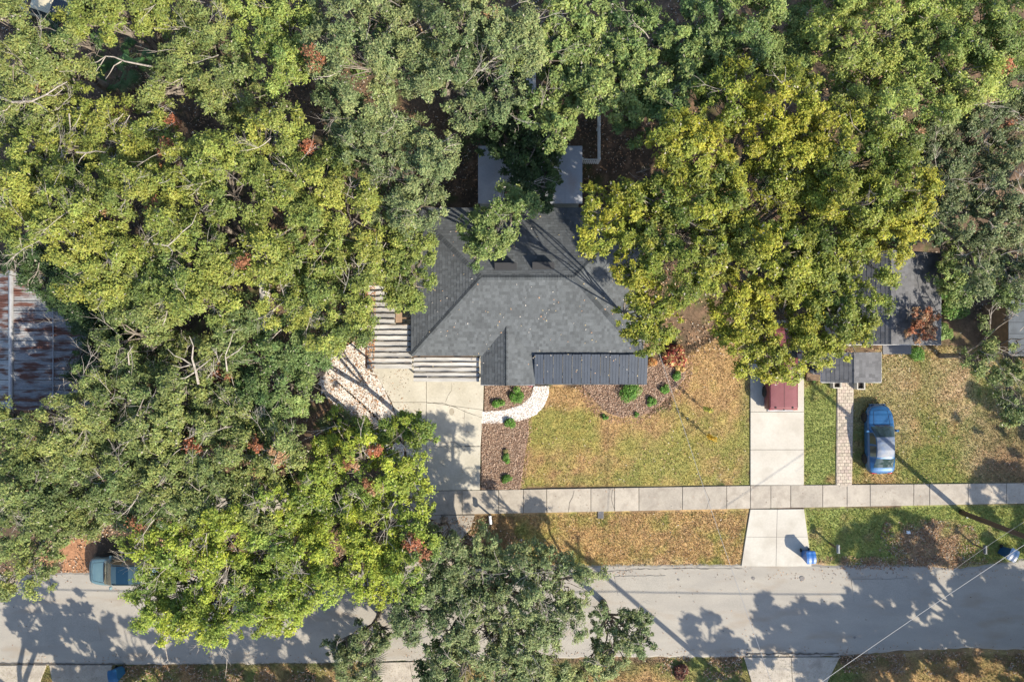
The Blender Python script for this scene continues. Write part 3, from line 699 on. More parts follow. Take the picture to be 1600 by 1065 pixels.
# leaves caught on the carport edge
bits([[(574, 430), (584, 430), (583, 576), (574, 576)]], 0, (.1, .05), LIT, 'tmp', 'x', 1) if False else None
x, y, r = scatter_pts([(573, 430), (588, 430), (585, 576), (573, 576)], 110, 77); nq = len(x)
pp = np.array([W(a_, b_, 2.52)[:] for a_, b_ in zip(x, y)]); V = leaf_quads(pp, unit(np.stack([r.normal(0, .4, nq), r.normal(0, .4, nq), np.ones(nq)], 1)), .11, .06, r)
tag(link('leaf_litter', np_mesh('leaf_litter', V, 4, np.array([(.40, .17, .07), (.30, .13, .06), (.45, .27, .12)])[r.integers(0, 3, nq)]), M_chip), 'rusty leaves gathered along the left edge of the carport roof', kind='stuff')
x, y, r = scatter_pts([(660, 330), (1000, 330), (1000, 590), (660, 590)], 1.1, 78); nq = len(x)
pl = []
for a_, b_ in zip(x, y):
    q = W(a_, b_, 3.5); zz = min(RZ, EZ+min((q.y-BL.y), (TL.y-q.y))/(RL.y-BL.y)*(RZ-EZ), EZ+min(q.x-BL.x, BR.x-q.x)/(RL.x-BL.x)*(RZ-EZ)); zz = max(zz, EZ+.2)+.05; pl.append((q.x, q.y, zz))
V = leaf_quads(np.array(pl), unit(np.stack([r.normal(0, .2, nq), r.normal(0, .2, nq), np.ones(nq)], 1)), .10, .06, r)
tag(link('leaf_litter', np_mesh('leaf_litter', V, 4, np.array([(.45, .42, .38), (.5, .3, .18), (.4, .33, .2)])[r.integers(0, 3, nq)]), M_chip), 'single pale leaves dotted over the dark shingle roof', kind='stuff')

# ---- neighbour house
nb = empty('house', W(1390, 480), label='neighbouring house with grey shingled gable roof half hidden by the golden tree', cat='house')
def gable(x0p, x1p, y0p, y1p, rxp, ez, rz, parent, seed, base):
    e = ez; a = W(x0p, y1p, e); b = W(x1p, y1p, e); t = W(x1p, y0p, e); r = W(rxp, y1p, rz)
    x0, x1, y0, y1 = a.x, b.x, a.y, t.y; rx = r.x
    P = dict(a=Vector((x0, y0, e)), b=Vector((x1, y0, e)), c=Vector((x1, y1, e)), d=Vector((x0, y1, e)), r0=Vector((rx, y0, rz)), r1=Vector((rx, y1, rz)))
    off = parent.location
    m = MB(); m.add([P[k]+I3 for k in ('a', 'b', 'c', 'd', 'r0', 'r1')], [(0, 1, 4), (2, 3, 5), (1, 2, 5, 4), (3, 0, 4, 5), (3, 2, 1, 0)])
    rf = m.build('roof', M_deck, parent); rf.location = -off
    shingle_face([P['d'], P['a'], P['r0'], P['r1']], (0, 1), M_shing, rf, seed=seed, base=base, course=.25); shingle_face([P['b'], P['c'], P['r1'], P['r0']], (0, 1), M_shing, rf, seed=seed+1, base=base, course=.25)
    caps(P['r0'], P['r1'], rf, seed=seed, w_=.2, base=base)
    m = MB(); m.box(x0+.4, x1-.4, y0+.4, y1-.4, -.05, e-.03); w_ = m.build('wall', M_wall, parent); w_.location = -off
    m = MB(); m.box(x0, x1, y0-.03, y0-.003, e-.16, e-.01); m.box(x1+.003, x1+.03, y0, y1, e-.16, e-.01); m.box(x0-.03, x0-.003, y0, y1, e-.16, e-.01); f = m.build('fascia', M_trim, parent); f.location = -off
    return x0, x1, y0, y1
nbase = (.105, .107, .115)
X = gable(1312, 1470, 395, 538, 1392, 2.8, 4.2, nb, 60, nbase)
m = MB(); fyy = X[2]+.4
for xx in (X[0]+5.2, X[0]+3.0):
    m = MB(); m.box(xx-.6, xx+.6, fyy-.05, fyy-.003, 1.0, 2.1); wn = m.build('window', M_trim, nb); wn.location = -nb.location
    m = MB(); m.box(xx-.53, xx+.53, fyy-.06, fyy-.052, 1.06, 2.04); m.build('pane', M_glass, wn)
X2 = gable(1284, 1377, 550, 597, 1334, 2.7, 3.35, nb, 64, nbase)
fyy = X2[2]+.4
m = MB(); m.box(W(1320, 597, 0).x-.45, W(1320, 597, 0).x+.45, fyy-.05, fyy-.003, .05, 2.1); d = m.build('door', M_door, nb); d.location = -nb.location
m = MB(); m.prism(poly_w([(1350, 530), (1392, 530), (1392, 552), (1350, 552)]), 2.2, 2.3); o = m.build('flat_roof', mat('grey flat roof', (.15, .15, .16), .8), nb); o.location = -nb.location
m = MB(); m.prism(poly_w([(1306, 580), (1338, 580), (1338, 598), (1306, 598)]), -.05, .15, .01); o = m.build('step', M_walk, nb); o.location = -nb.location
# two little pale step walls with openings
for (x, y, lab) in ((1308, 600, 'pale concrete block planter on the left of the neighbour step'), (1345, 602, 'pale concrete block planter on the right of the neighbour step')):
    c = W(x, y, .45); e = empty('planter', (c.x, c.y, 0), label=lab, cat='planter', group='planters beside the step'); ww = .27
    m = MB(); m.box(-ww, ww, -ww, -ww+.07, 0, .5, .01); m.box(-ww, ww, ww-.07, ww, 0, .5, .01); m.box(-ww, -ww+.07, -ww+.07, ww-.07, 0, .5); m.box(ww-.07, ww, -ww+.07, ww-.07, 0, .5); m.build('box_wall', M_concnew, e)
    m = MB(); m.box(-ww+.07, ww-.07, -ww+.07, ww-.07, 0, .3); m.build('soil', mat('dark soil', (.04, .03, .025), .95), e)

# ---- rusty shed roof at the far left
sh = empty('rusty_roofed_shed', W(40, 538), label='old building with rust streaked galvanised sheet roof at the left edge', cat='shed')
rz, ez = 4.0, 3.0; xr = W(18, 538, rz).x; xR = W(141, 538, ez).x; y0 = W(0, 638, 3.0).y; y1 = W(0, 425, 3.0).y
nsh = 14; dy = (y1-y0)/nsh; slope = (rz-ez)/(xR-xr)
def sheet(L, hgt, w_):
    g = MB(); V = []; prof = []; k = 6
    for i in range(k+1):
        t = i/k*w_
        if i < k: prof += [(t, 0), (t+.035, .028), (t+.07, 0)]
    for (t, h) in prof: V += [(0, t, h), (L, t, h-hgt)]
    g.add(V, [(2*i, 2*i+1, 2*i+3, 2*i+2) for i in range(len(prof)-1)]); return g.mesh('roof_sheet')
half = (xR-xr)/2; m1 = sheet(half+.05, (half+.05)*slope, dy); mL = sheet(6.2, 6.2*slope, dy)
for i in range(nsh):
    link('roof_sheet', m1, M_rust, sh, loc=(xr-sh.location.x+random.uniform(-.02, .02), y0-sh.location.y+i*dy, rz+.012))
    link('roof_sheet', m1, M_rust, sh, loc=(xr-sh.location.x+half-.05+random.uniform(-.03, .05), y0-sh.location.y+i*dy, rz-half*slope))
    o = link('roof_sheet', mL, M_rust, sh, loc=(xr-sh.location.x, y0-sh.location.y+i*dy+dy, rz+.012)); o.rotation_euler = (0, 0, math.pi)
g = MB(); g.tube([(xr-sh.location.x, y0-sh.location.y-.05, rz+.03), (xr-sh.location.x, y1-sh.location.y+.05, rz+.03)], .13, 8); g.build('ridge_cap', M_grey, sh)
g = MB(); g.box(xr-6-sh.location.x, xR-.2-sh.location.x, y0-sh.location.y+.2, y1-sh.location.y-.2, -.05, ez-.25); g.build('wall', M_wood, sh)
g = MB(); g.tube([(xr+2.2-sh.location.x, y0-sh.location.y, rz-2.2*slope+.06), (xr+2.2-sh.location.x, y1-sh.location.y, rz-2.2*slope+.06)], .03, 4); g.build('batten', M_grey, sh)

# ---- small grey roofed shed at the right edge
e = empty('garden_shed', W(1600, 515), label='small grey roofed outbuilding cut off by the right edge', cat='shed')
a = W(1576, 556, 2.6); L = 4.0; dd = W(0, 468, 2.6).y-a.y; ox, oy = a.x-e.location.x, a.y-e.location.y
for i in range(5):
    g = MB(); w5 = dd/5; g.add([(ox, oy+i*w5, 2.6), (ox+L, oy+i*w5, 3.0), (ox+L, oy+(i+1)*w5-.02, 3.0), (ox, oy+(i+1)*w5-.02, 2.6), (ox, oy+i*w5, 2.56), (ox+L, oy+i*w5, 2.96), (ox+L, oy+(i+1)*w5-.02, 2.96), (ox, oy+(i+1)*w5-.02, 2.56)],
                       [(0, 1, 2, 3), (7, 6, 5, 4), (0, 4, 5, 1), (1, 5, 6, 2), (2, 6, 7, 3), (3, 7, 4, 0)])
    g.build('roof_panel', mat('bluish sheet', (.09, .105, .12), .7, nscale=2, col2=(.06, .07, .08), dirt=(.2, .1, .06), dscale=1, dlo=.6, dhi=.7), e)
g = MB(); g.box(ox+.2, ox+L, oy+.2, oy+dd-.2, -.05, 2.5); g.build('wall', M_wood, e)

# ---- fence
fz = 1.15; f = empty('picket_fence', W(938, 247), label='white picket fence turning a corner behind the patio cover', cat='fence')
cx, cy = W(937, 248, fz)[:2]; xl = W(910, 248, fz).x; yt = W(937, 120, fz).y; ox, oy = f.location.x, f.location.y
def rail(x0, x1, y0, y1, z): g = MB(); g.box(x0-ox, x1-ox, y0-oy, y1-oy, z-.05, z+.05); g.build('rail', M_trim, f)
rail(xl, cx, cy-.03, cy+.03, .95); rail(xl, cx, cy-.03, cy+.03, .3); rail(cx-.03, cx+.03, cy, yt, .95); rail(cx-.03, cx+.03, cy, yt, .3)
g = MB(); g.box(-.04, .04, -.012, .012, 0.05, 1.15); g.add([(-.04, -.012, 1.15), (.04, -.012, 1.15), (.04, .012, 1.15), (-.04, .012, 1.15), (0, -.012, 1.2), (0, .012, 1.2)], [(0, 1, 4), (1, 2, 5, 4), (2, 3, 5), (3, 0, 4, 5)])
pk = g.mesh('picket'); x = xl+.06
while x < cx-.05: link('picket', pk, M_trim, f, loc=(x-ox, cy-.045-oy, 0)); x += .13
y = cy+.1
while y < yt: o = link('picket', pk, M_trim, f, loc=(cx+.045-ox, y-oy, 0)); o.rotation_euler = (0, 0, math.pi/2); y += .13
g = MB(); g.box(-.06, .06, -.06, .06, 0, 1.25, .02); po = g.mesh('post')
for (x, y) in ((xl, cy), (cx, cy), (cx, cy+2.2), (cx, cy+4.4)): link('post', po, M_trim, f, loc=(x-ox, y-oy, 0))
g = MB(); g.box(cx-ox, cx+2.2-ox, yt-.03-oy, yt+.03-oy, .9, 1.0); g.build('rail', M_trim, f)

# ------------------------------------------------------------------ vehicles
def resample(st, n):
    xs_ = np.array([s[0] for s in st]); t = np.linspace(xs_[0], xs_[-1], n)
    # keep the key stations
    t = np.unique(np.concatenate([t, xs_])); A = np.stack([np.interp(t, xs_, [s[k] for s in st]) for k in range(1, 5)], 1)
    B = A.copy(); B[1:-1] = (A[:-2]+2*A[1:-1]+A[2:])/4; return t, B
def car(name, label, cat, st, paint, loc, rz, ws, rw, sides, group=None, sunroof=None, rails=False, wheels=(.85, 3.55), wr=.33, lampcol=None, roofpaint=None, openbed=None, mirror_x=None, glassm=None):
    """st: stations (x from the nose, half width, belt height, roof half width, top height). Nose points to +y."""
    L = st[-1][0]; t, A = resample(st, 44); n = len(t); rows = []
    for i in range(n):
        w_, zb, r, zt = A[i]
        r = min(r, w_*.97)
        half = [(w_*.90, .24), (w_*.985, .36), (w_, .58), (w_*.985, zb-.12), (w_*.955, zb-.02), (w_*.93, zb+.005), (r+.05*(w_-r), zt-.085 if zt-zb > .2 else zb+(zt-zb)*.45), (r*.97, zt-.03 if zt-zb > .2 else zb+(zt-zb)*.65), (r*.9, zt-.006), (r*.5, zt+.018), (0, zt+.028)]
        full = [(-a, z) for a, z in half]+[(a, z) for a, z in half[-2::-1]]
        rows.append([Vector((a, L/2-t[i], z)) for a, z in full])
    m = len(rows[0]); V = [v for r_ in rows for v in r_]
    body = []; parts = {}
    def cls(i, k):
        xm = (t[i]+t[i+1])/2; kk = k if k < m//2 else m-2-k   # 0..9 from the sill to the centre
        if ws and ws[0] <= xm <= ws[1] and kk >= 7: return 'windshield'
        if rw and rw[0] <= xm <= rw[1] and kk >= 7: return 'rear_window'
        for j, (a, b) in enumerate(sides):
            if a <= xm <= b and kk == 5: return ('side_window', j, k < m//2)
        if sunroof and sunroof[0] <= xm <= sunroof[1] and kk >= 8: return 'sunroof'
        if roofpaint and roofpaint[0] <= xm <= roofpaint[1] and kk >= 7: return 'roof'
        if openbed and openbed[0] <= xm <= openbed[1] and kk >= 6: return 'bed_cover'
        return 'body'
    for i in range(n-1):
        for k in range(m-1):
            parts.setdefault(cls(i, k), []).append((i*m+k, i*m+k+1, (i+1)*m+k+1, (i+1)*m+k))
    parts['body'] += [tuple(range(m-1, -1, -1)), tuple(range((n-1)*m, n*m))]
    for i in range(n-1): parts['body'].append((i*m, (i+1)*m, (i+1)*m+m-1, i*m+m-1))
    e = empty(name, loc, rz, label=label, cat=cat, group=group)
    gm = glassm or M_glass
    for key, fs in parts.items():
        used = sorted({i for f_ in fs for i in f_}); mp = {a: b for b, a in enumerate(used)}
        me = bpy.data.meshes.new('part'); me.from_pydata([V[i] for i in used], [], [tuple(mp[i] for i in f_)[::-1] for f_ in fs]); me.polygons.foreach_set('use_smooth', [True]*len(fs)); me.update()
        nm = key if isinstance(key, str) else key[0]
        mt = {'body': paint, 'windshield': gm, 'rear_window': gm, 'side_window': gm, 'sunroof': mat('sunroof glass', (.006, .025, .05), .25, spec=.6), 'roof': roofpaint[2] if roofpaint else None, 'bed_cover': openbed[2] if openbed else None}[nm]
        o = link(nm, me, mt, e)
        if nm != 'body' and nm != 'roof' and nm != 'bed_cover': pass
    # wheels
    wg = MB(); wg.lathe([(wr*.62, 0), (wr*.95, .0), (wr, .03), (wr, .17), (wr*.95, .2), (wr*.6, .2)], n=20); wm = wg.mesh('wheel', True)
    rg = MB(); rg.lathe([(wr*.6, .0), (wr*.58, .03), (wr*.12, .015)], (0, 0, .2-.03), 10); rm = rg.mesh('rim')
    wmax = max(s[1] for s in st)
    for xw in wheels:
        for s_ in (-1, 1):
            o = link('wheel', wm, M_rubber, e, loc=(s_*(wmax-.185), L/2-xw, wr)); o.rotation_euler = (0, s_*math.pi/2, 0)
            link('rim', rm, M_chrome, o)
            g = MB(); g.tube([(s_*(wmax-.02), L/2-xw+wr*1.12*math.cos(a), wr+wr*1.12*math.sin(a)) for a in np.linspace(0, math.pi, 10)], .03, 4); g.build('wheel_arch', M_black, e)
    # mirrors
    mx = mirror_x if mirror_x is not None else ws[1]-.35
    zb_ = float(np.interp(mx, [s[0] for s in st], [s[2] for s in st]))
    for s_ in (-1, 1):
        g = MB(); g.box(s_*(wmax+.09)-.10, s_*(wmax+.09)+.10, L/2-mx-.07, L/2-mx+.07, zb_, zb_+.14, .03, .02); g.build('mirror', paint, e)
    # lamps
    w0 = st[2][1]; g = None
    zh = st[1][2]
    for s_ in (-1, 1):
        g = MB(); g.add([(s_*(w0-.04), L/2-.34, zh+.02), (s_*(w0-.42), L/2-.10, zh-.05), (s_*(w0-.42), L/2-.02, zh-.17), (s_*(w0-.01), L/2-.30, zh-.17), (s_*(w0-.30), L/2-.32, zh+.045)], [(0, 1, 2, 3), (0, 4, 1)] if s_ > 0 else [(3, 2, 1, 0), (1, 4, 0)])
        g.build('headlight', M_lampg, e)
        w1 = st[-2][1]; zt_ = st[-2][2]
        g = MB(); g.box(s_*(w1-.2)-.16, s_*(w1-.2)+.16, -L/2-.015, -L/2+.10, zt_-.22, zt_-.02, .02); g.build('taillight', M_red, e)
    g = MB(); g.box(-w0+.12, w0-.12, L/2-.04, L/2+.05, .28, .48, .03); g.build('front_bumper', paint, e)
    g = MB(); g.box(-w0+.12, w0-.12, -L/2-.07, -L/2+.04, .28, .5, .03); g.build('rear_bumper', paint, e)
    # seams
    sm = mat('panel seam', (.01, .01, .012), .6)
    def topz(x, yv):
        w_, zb, r, zt = [float(np.interp(x, t, A[:, k])) for k in range(4)]; r = min(r, w_*.97); a = abs(yv)
        P = [(0, zt+.028), (r*.5, zt+.018), (r*.9, zt-.006), (r*.97, zt-.03 if zt-zb > .2 else zb+(zt-zb)*.65), (w_*.93, zb+.005)]
        return float(np.interp(a, [p[0] for p in P], [p[1] for p in P]))
    if ws:
        g = MB(); P = []
        xa, xb = .38, ws[0]-.04; wa = w0*.72; wb = w0*.84
        path = [(xb, -wb)]+[(xb-(xb-xa)*k/6, -(wb-(wb-wa)*k/6)) for k in range(1, 7)]+[(xa-.08, 0), (xa, wa)]+[(xa+(xb-xa)*k/6, wa+(wb-wa)*k/6) for k in range(1, 7)]
        g.tube([(yv, L/2-x_, topz(x_, yv)+.004) for x_, yv in path], .009, 4); g.build('hood_seam', sm, e)
        g = MB(); g.tube([(yv, L/2-ws[0]+.0, topz(ws[0], yv)+.01) for yv in np.linspace(-w0*.8, w0*.8, 9)], .03, 5); g.build('cowl', M_black, e)
        for s_ in (-.45, .12):
            g = MB(); g.tube([(s_, L/2-ws[0]-.03, topz(ws[0]+.03, s_)+.03), (s_+.5, L/2-ws[0]-.14, topz(ws[0]+.14, s_+.5)+.03)], .012, 4); g.build('wiper', M_black, e)
    if rails:
        for s_ in (-1, 1):
            g = MB(); g.tube([(s_*rails[2], L/2-x_, topz(x_, rails[2])+zz) for x_, zz in ((rails[0], .0), (rails[0]+.12, .06), (rails[1]-.12, .06), (rails[1], .0))], .022, 6); g.build('roof_rail', M_black, e)
    for j, (a, b) in enumerate(sides[:2]):
        for s_ in (-1, 1):
            zb2 = float(np.interp(b, t, A[:, 1])); g = MB(); g.box(s_*(wmax-.005)-.015, s_*(wmax-.005)+.015, L/2-b-.02, L/2-b+.14, zb2-.2, zb2-.165, .005); g.build('door_handle', paint, e)
    g = MB(); g.box(-.16, .16, -L/2-.08, -L/2-.07, .5, .62); g.build('number_plate', M_trim, e)
    return e, topz, L

P_blue = mat('metallic blue paint', (.018, .085, .21), .35, metal=.2, coat=.5, nscale=1.5, col2=(.022, .105, .25))
P_blue2 = mat('sun faded blue paint', (.07, .12, .22), .6, metal=.1, nscale=2.2, col2=(.15, .18, .22), dirt=(.20, .20, .21), dscale=1.2, dlo=.42, dhi=.72)
sedan = [(0, .30, .50, .26, .54), (.05, .48, .56, .42, .61), (.16, .63, .63, .56, .69), (.34, .74, .70, .66, .76), (.6, .82, .77, .70, .82), (1.0, .86, .85, .74, .89), (1.25, .87, .88, .77, .93), (1.5, .875, .90, .74, 1.05), (2.0, .88, .92, .61, 1.36), (2.3, .88, .93, .585, 1.42), (2.9, .88, .94, .57, 1.43), (3.3, .875, .945, .58, 1.36), (3.75, .86, .95, .62, 1.16), (4.1, .83, .95, .66, 1.01), (4.26, .79, .93, .66, .97), (4.38, .70, .90, .58, .93), (4.44, .55, .82, .46, .86)]
c = W(1377, 686, .8); car('parked_car', 'metallic blue sedan with hazy faded roof parked on the grass beside the brick path', 'car', sedan, P_blue, (c.x, c.y, -.03), math.radians(.8),
    (1.3, 2.0), (3.42, 4.05), [(1.75, 2.5), (2.58, 3.3)], roofpaint=(2.02, 3.34, P_blue2), wheels=(.82, 3.55), wr=.32, glassm=mat('greenish car glass', (.03, .05, .05), .06, spec=.8))
suv = [(0, .5, .62, .45, .70), (.06, .70, .72, .62, .80), (.22, .80, .80, .72, .88), (.5, .87, .88, .78, .96), (1.0, .90, .98, .80, 1.04), (1.2, .905, 1.0, .80, 1.08), (1.5, .91, 1.02, .76, 1.27), (1.95, .915, 1.04, .66, 1.60), (2.3, .915, 1.05, .64, 1.66), (3.2, .915, 1.06, .63, 1.67), (3.9, .91, 1.07, .62, 1.62), (4.3, .90, 1.06, .66, 1.25), (4.5, .86, 1.0, .70, 1.05), (4.58, .74, .9, .6, .95)]
P_teal = mat('dusty teal paint', (.11, .19, .22), .4, metal=.2, coat=.3, nscale=1.5, col2=(.13, .215, .24))
c = W(190, 893.5, 1.0); car('parked_car', 'dusty teal sport utility car with panoramic sunroof parked at the kerb under a tree', 'car', suv, P_teal, (c.x, c.y, -.02), math.pi/2,
    (1.2, 1.97), (3.95, 4.3), [(1.75, 2.55), (2.63, 3.4), (3.45, 3.9)], sunroof=(2.28, 3.05), rails=(2.0, 3.85, .60), wheels=(.9, 3.6), wr=.36, roofpaint=(1.97, 3.95, mat('dark teal roof', (.035, .065, .085), .3, coat=.4)), glassm=mat('glass with painted tan reflection', (.16, .14, .09), .1, spec=.8))  # tan base colour paints a reflection into the glass
P_mar = mat('faded maroon paint', (.13, .03, .036), .5, nscale=1.3, col2=(.16, .04, .045), coat=.1)
P_cov = mat('chalky maroon bed cover', (.19, .065, .075), .75, nscale=1.0, col2=(.165, .052, .06), fine=.05, fscale=8, dirt=(.13, .04, .045), dscale=1.5, dlo=.6, dhi=.8)
truck = [(0, .6, .80, .55, .86), (.08, .82, .88, .72, .96), (.3, .92, .94, .82, 1.02), (1.3, .97, 1.02, .86, 1.10), (1.6, .98, 1.04, .84, 1.22), (2.1, .98, 1.07, .70, 1.70), (2.4, .98, 1.07, .68, 1.76), (3.0, .98, 1.08, .67, 1.75), (3.22, .98, 1.10, .74, 1.5), (3.32, .98, 1.14, .90, 1.23), (3.4, .98, 1.15, .91, 1.22), (5.3, .98, 1.15, .91, 1.22), (5.42, .97, 1.12, .90, 1.19), (5.46, .95, 1.0, .80, 1.1)]
c = W(1224, 574, 1.1); e, topz, L = car('pickup_truck', 'faded maroon pickup truck with hard bed cover parked under the golden tree', 'truck', truck, P_mar, (c.x, c.y, 0), 0,
    (1.45, 2.12), (3.05, 3.25), [(1.9, 2.9)], openbed=(3.42, 5.35, P_cov), wheels=(1.0, 4.35), wr=.38)
g = MB(); g.tube([(0, L/2-3.45, 1.253), (0, L/2-5.3, 1.253)], .008, 4); g.build('cover_seam', mat('panel seam'), e)
g = MB(); g.box(-.86, .86, -L/2-.16, -L/2-.02, .45, .62, .03); g.build('step_bumper', M_grey, e)
for s_ in (-1, 1):
    g = MB(); g.tube([(s_*.86, L/2-3.45, 1.20), (s_*.86, L/2-5.3, 1.20)], .022, 5); g.build('bed_rail', P_mar, e)
for q_ in (-.55, .55):
    g = MB(); g.box(q_-.05, q_+.05, -L/2+.10, -L/2+.2, 1.24, 1.27, .01); g.build('cover_latch', M_black, e)
g = MB(); g.box(-.05, .05, -L/2-.02, -L/2+.06, 1.16, 1.22, .01); g.build('tailgate_handle', M_black, e)
g = MB(); g.box(-.6, .6, -.03, .03, 1.665, 1.70); 
c = W(57, 0, 1.3); car('parked_car', 'beige car glimpsed through the canopy at the top left corner', 'car', sedan, mat('beige paint', (.42, .38, .27), .35, coat=.4), (c.x, c.y, 0), math.radians(70),
    (1.25, 2.02), (3.34, 4.12), [(1.75, 2.5), (2.58, 3.3)], wheels=(.82, 3.55), wr=.32)

# ------------------------------------------------------------------ bins, mailboxes, small things
def bin_(px, py, rz, label, col, h=1.08):
    c = W(px, py, h*.9); e = empty('wheeled_bin', (c.x, c.y, 0), rz, label=label, cat='bin', group='wheeled bins'); m_ = mat('bin plastic '+label[:18], col, .45, nscale=3, col2=tuple(v*.85 for v in col))
    g = MB(); g.add([(-.22, -.27, .05), (.22, -.27, .05), (.22, .22, .05), (-.22, .22, .05), (-.29, -.35, h-.08), (.29, -.35, h-.08), (.29, .36, h-.08), (-.29, .36, h-.08)],
                    [(3, 2, 1, 0), (0, 1, 5, 4), (1, 2, 6, 5), (2, 3, 7, 6), (3, 0, 4, 7), (4, 5, 6, 7)]); g.build('body', m_, e)
    g = MB(); V = []; 
    for i in range(7):
        t = i/6; yv = -.38+.78*t; zz = h-.06+.07*math.sin(math.pi*min(1, t*1.1)); wv = .31 if 0 < i < 6 else .28
        V += [(-wv, yv, h-.075), (-wv, yv, zz), (-wv*.5, yv, zz+.015), (0, yv, zz-.005), (wv*.5, yv, zz+.015), (wv, yv, zz), (wv, yv, h-.075)]
    F = [(7*i+k, 7*i+k+1, 7*i+k+8, 7*i+k+7) for i in range(6) for k in range(6)]; g.add(V, F); g.add([V[k] for k in range(7)], [tuple(range(7))]); g.add([V[42+k] for k in range(7)], [tuple(range(6, -1, -1))]); g.build('lid', m_, e)
    g = MB(); g.tube([(-.24, .42, h-.09), (.24, .42, h-.09)], .022, 6); g.box(-.26, -.2, .33, .43, h-.14, h-.07); g.box(.2, .26, .33, .43, h-.14, h-.07); g.build('handle', m_, e)
    for s_ in (-1, 1):
        g = MB(); g.tube([(s_*.24, .25, .12), (s_*.31, .25, .12)], .12, 12); g.build('wheel', M_rubber, e)
    g = MB(); g.box(-.12, .12, -.385, -.382, h-.5, h-.3); g.build('sticker', M_trim, e)
bin_(1267, 871, math.radians(3), 'bright blue wheeled bin at the corner of the white apron', (.012, .11, .36))
bin_(1582, 867, math.radians(-30), 'darker blue wheeled bin at the right edge beside a mailbox', (.012, .06, .16))
bin_(177, 1056, math.radians(12), 'blue wheeled bin cut by the bottom left edge of the view', (.015, .10, .22))
def mailbox(px, py, rz, label, col=(.20, .22, .23)):
    c = W(px, py, 1.15); e = empty('mailbox', (c.x, c.y, 0), rz, label=label, cat='mailbox', group='roadside mailboxes')
    g = MB(); g.box(-.045, .045, -.045, .045, -.05, 1.0); g.build('post', M_wood, e); g = MB(); g.box(-.07, .07, -.22, .26, 1.0, 1.03); g.build('support', M_wood, e)
    g = MB(); V = []; 
    for yv in (-.26, .26):
        V += [(-.09, yv, 1.03), (.09, yv, 1.03)]+[(.09*math.cos(a), yv, 1.14+.09*math.sin(a)) for a in np.linspace(0, math.pi, 8)]
    nn_ = 10; g.add(V, [tuple(range(nn_-1, -1, -1)), tuple(range(nn_, 2*nn_))]+[(i, (i+1) % nn_, nn_+(i+1) % nn_, nn_+i) for i in range(nn_)]); g.build('box', mat('mailbox enamel '+str(col[0]), col, .4, nscale=5, col2=tuple(v*.8 for v in col)), e)
    g = MB(); g.box(-.088, .088, -.275, -.262, 1.035, 1.2); g.build('door', M_grey, e); g = MB(); g.box(.095, .105, .05, .08, 1.1, 1.28); g.build('flag', M_red, e)
mailbox(1310, 857, 0, 'grey mailbox on a post in the grass right of the bright blue bin')
mailbox(1540, 858, 0, 'dark mailbox beside the darker blue bin near the right edge', (.10, .11, .12))
mailbox(766, 812, .1, 'white mailbox on a post just below the shaded sidewalk', (.72, .75, .80))
c = W(938.5, 803); g = MB(); g.box(-.2, .2, -.27, .27, -.1, .03, .015); o = g.build('meter_lid', mat('meter lid', (.10, .105, .12), .7, nscale=6, col2=(.07, .07, .08)), loc=(c.x, c.y, 0)); tag(o, 'dark rectangular water meter lid set against the lower edge of the sidewalk', 'meter lid')
# barbecue on the brown landing by the carport
c = W(1271, 586, .3); e = empty('wooden_landing', (c.x, c.y, 0), label='small brown wooden landing left of the neighbour entry roof', cat='landing')
for i in range(6):
    g = MB(); g.box(-.42, .42, -.36+i*.12, -.36+i*.12+.108, .2, .25, .006); g.build('plank', M_wood, e)
g = MB(); g.box(-.4, .4, -.34, .34, 0, .19); g.build('base', M_wood, e)
c = W(1269, 577, .9); e = empty('kettle_barbecue', (c.x, c.y, .25), label='round black kettle barbecue with a shiny lid beside the white driveway', cat='barbecue')
g = MB(); g.lathe([(.02, .35), (.2, .42), (.27, .58), (.275, .62)], n=18); g.build('bowl', M_black, e, True)
g = MB(); g.lathe([(.28, .62), (.26, .72), (.16, .82), (.03, .85)], n=18); g.build('lid', mat('black enamel', (.02, .02, .022), .12, coat=.8), e, True)
g = MB(); g.tube([(-.08, 0, .86), (-.08, 0, .91), (.08, 0, .91), (.08, 0, .86)], .015, 5); g.build('handle', M_chrome, e)
g = MB(); g.lathe([(.10, .0), (.12, .01), (.12, .02), (.1, .02)], (.1, -.2, .75), 12); g.build('vent', M_chrome, e)
for a in (0.5, 2.6, 4.7):
    g = MB(); g.tube([(.12*math.cos(a), .12*math.sin(a), .42), (.28*math.cos(a), .28*math.sin(a), 0)], .013, 5); g.build('leg', M_chrome, e)
# litter by the leaf heap
for k, (x, y, lab) in enumerate([(1419, 831, 'crumpled white plastic bag on the leaf heap by the road'), (1513, 806, 'white scrap of plastic beside the foot of the utility pole')]):
    c = W(x, y); g = MB(); rr = random.Random(k); V = []
    for i in range(6):
        for j in range(6): V.append((.05*i-.125+rr.uniform(-.02, .02), .045*j-.11+rr.uniform(-.02, .02), rr.uniform(0, .07)+(.06 if 0 < i < 5 and 0 < j < 5 else 0)))
    g.add(V, [(6*i+j, 6*i+6+j, 6*i+7+j, 6*i+j+1) for i in range(5) for j in range(5)]); o = g.build('plastic_bag', mat('white film', (.75, .77, .78), .4), loc=(c.x, c.y, -.01)); tag(o, lab, 'litter')

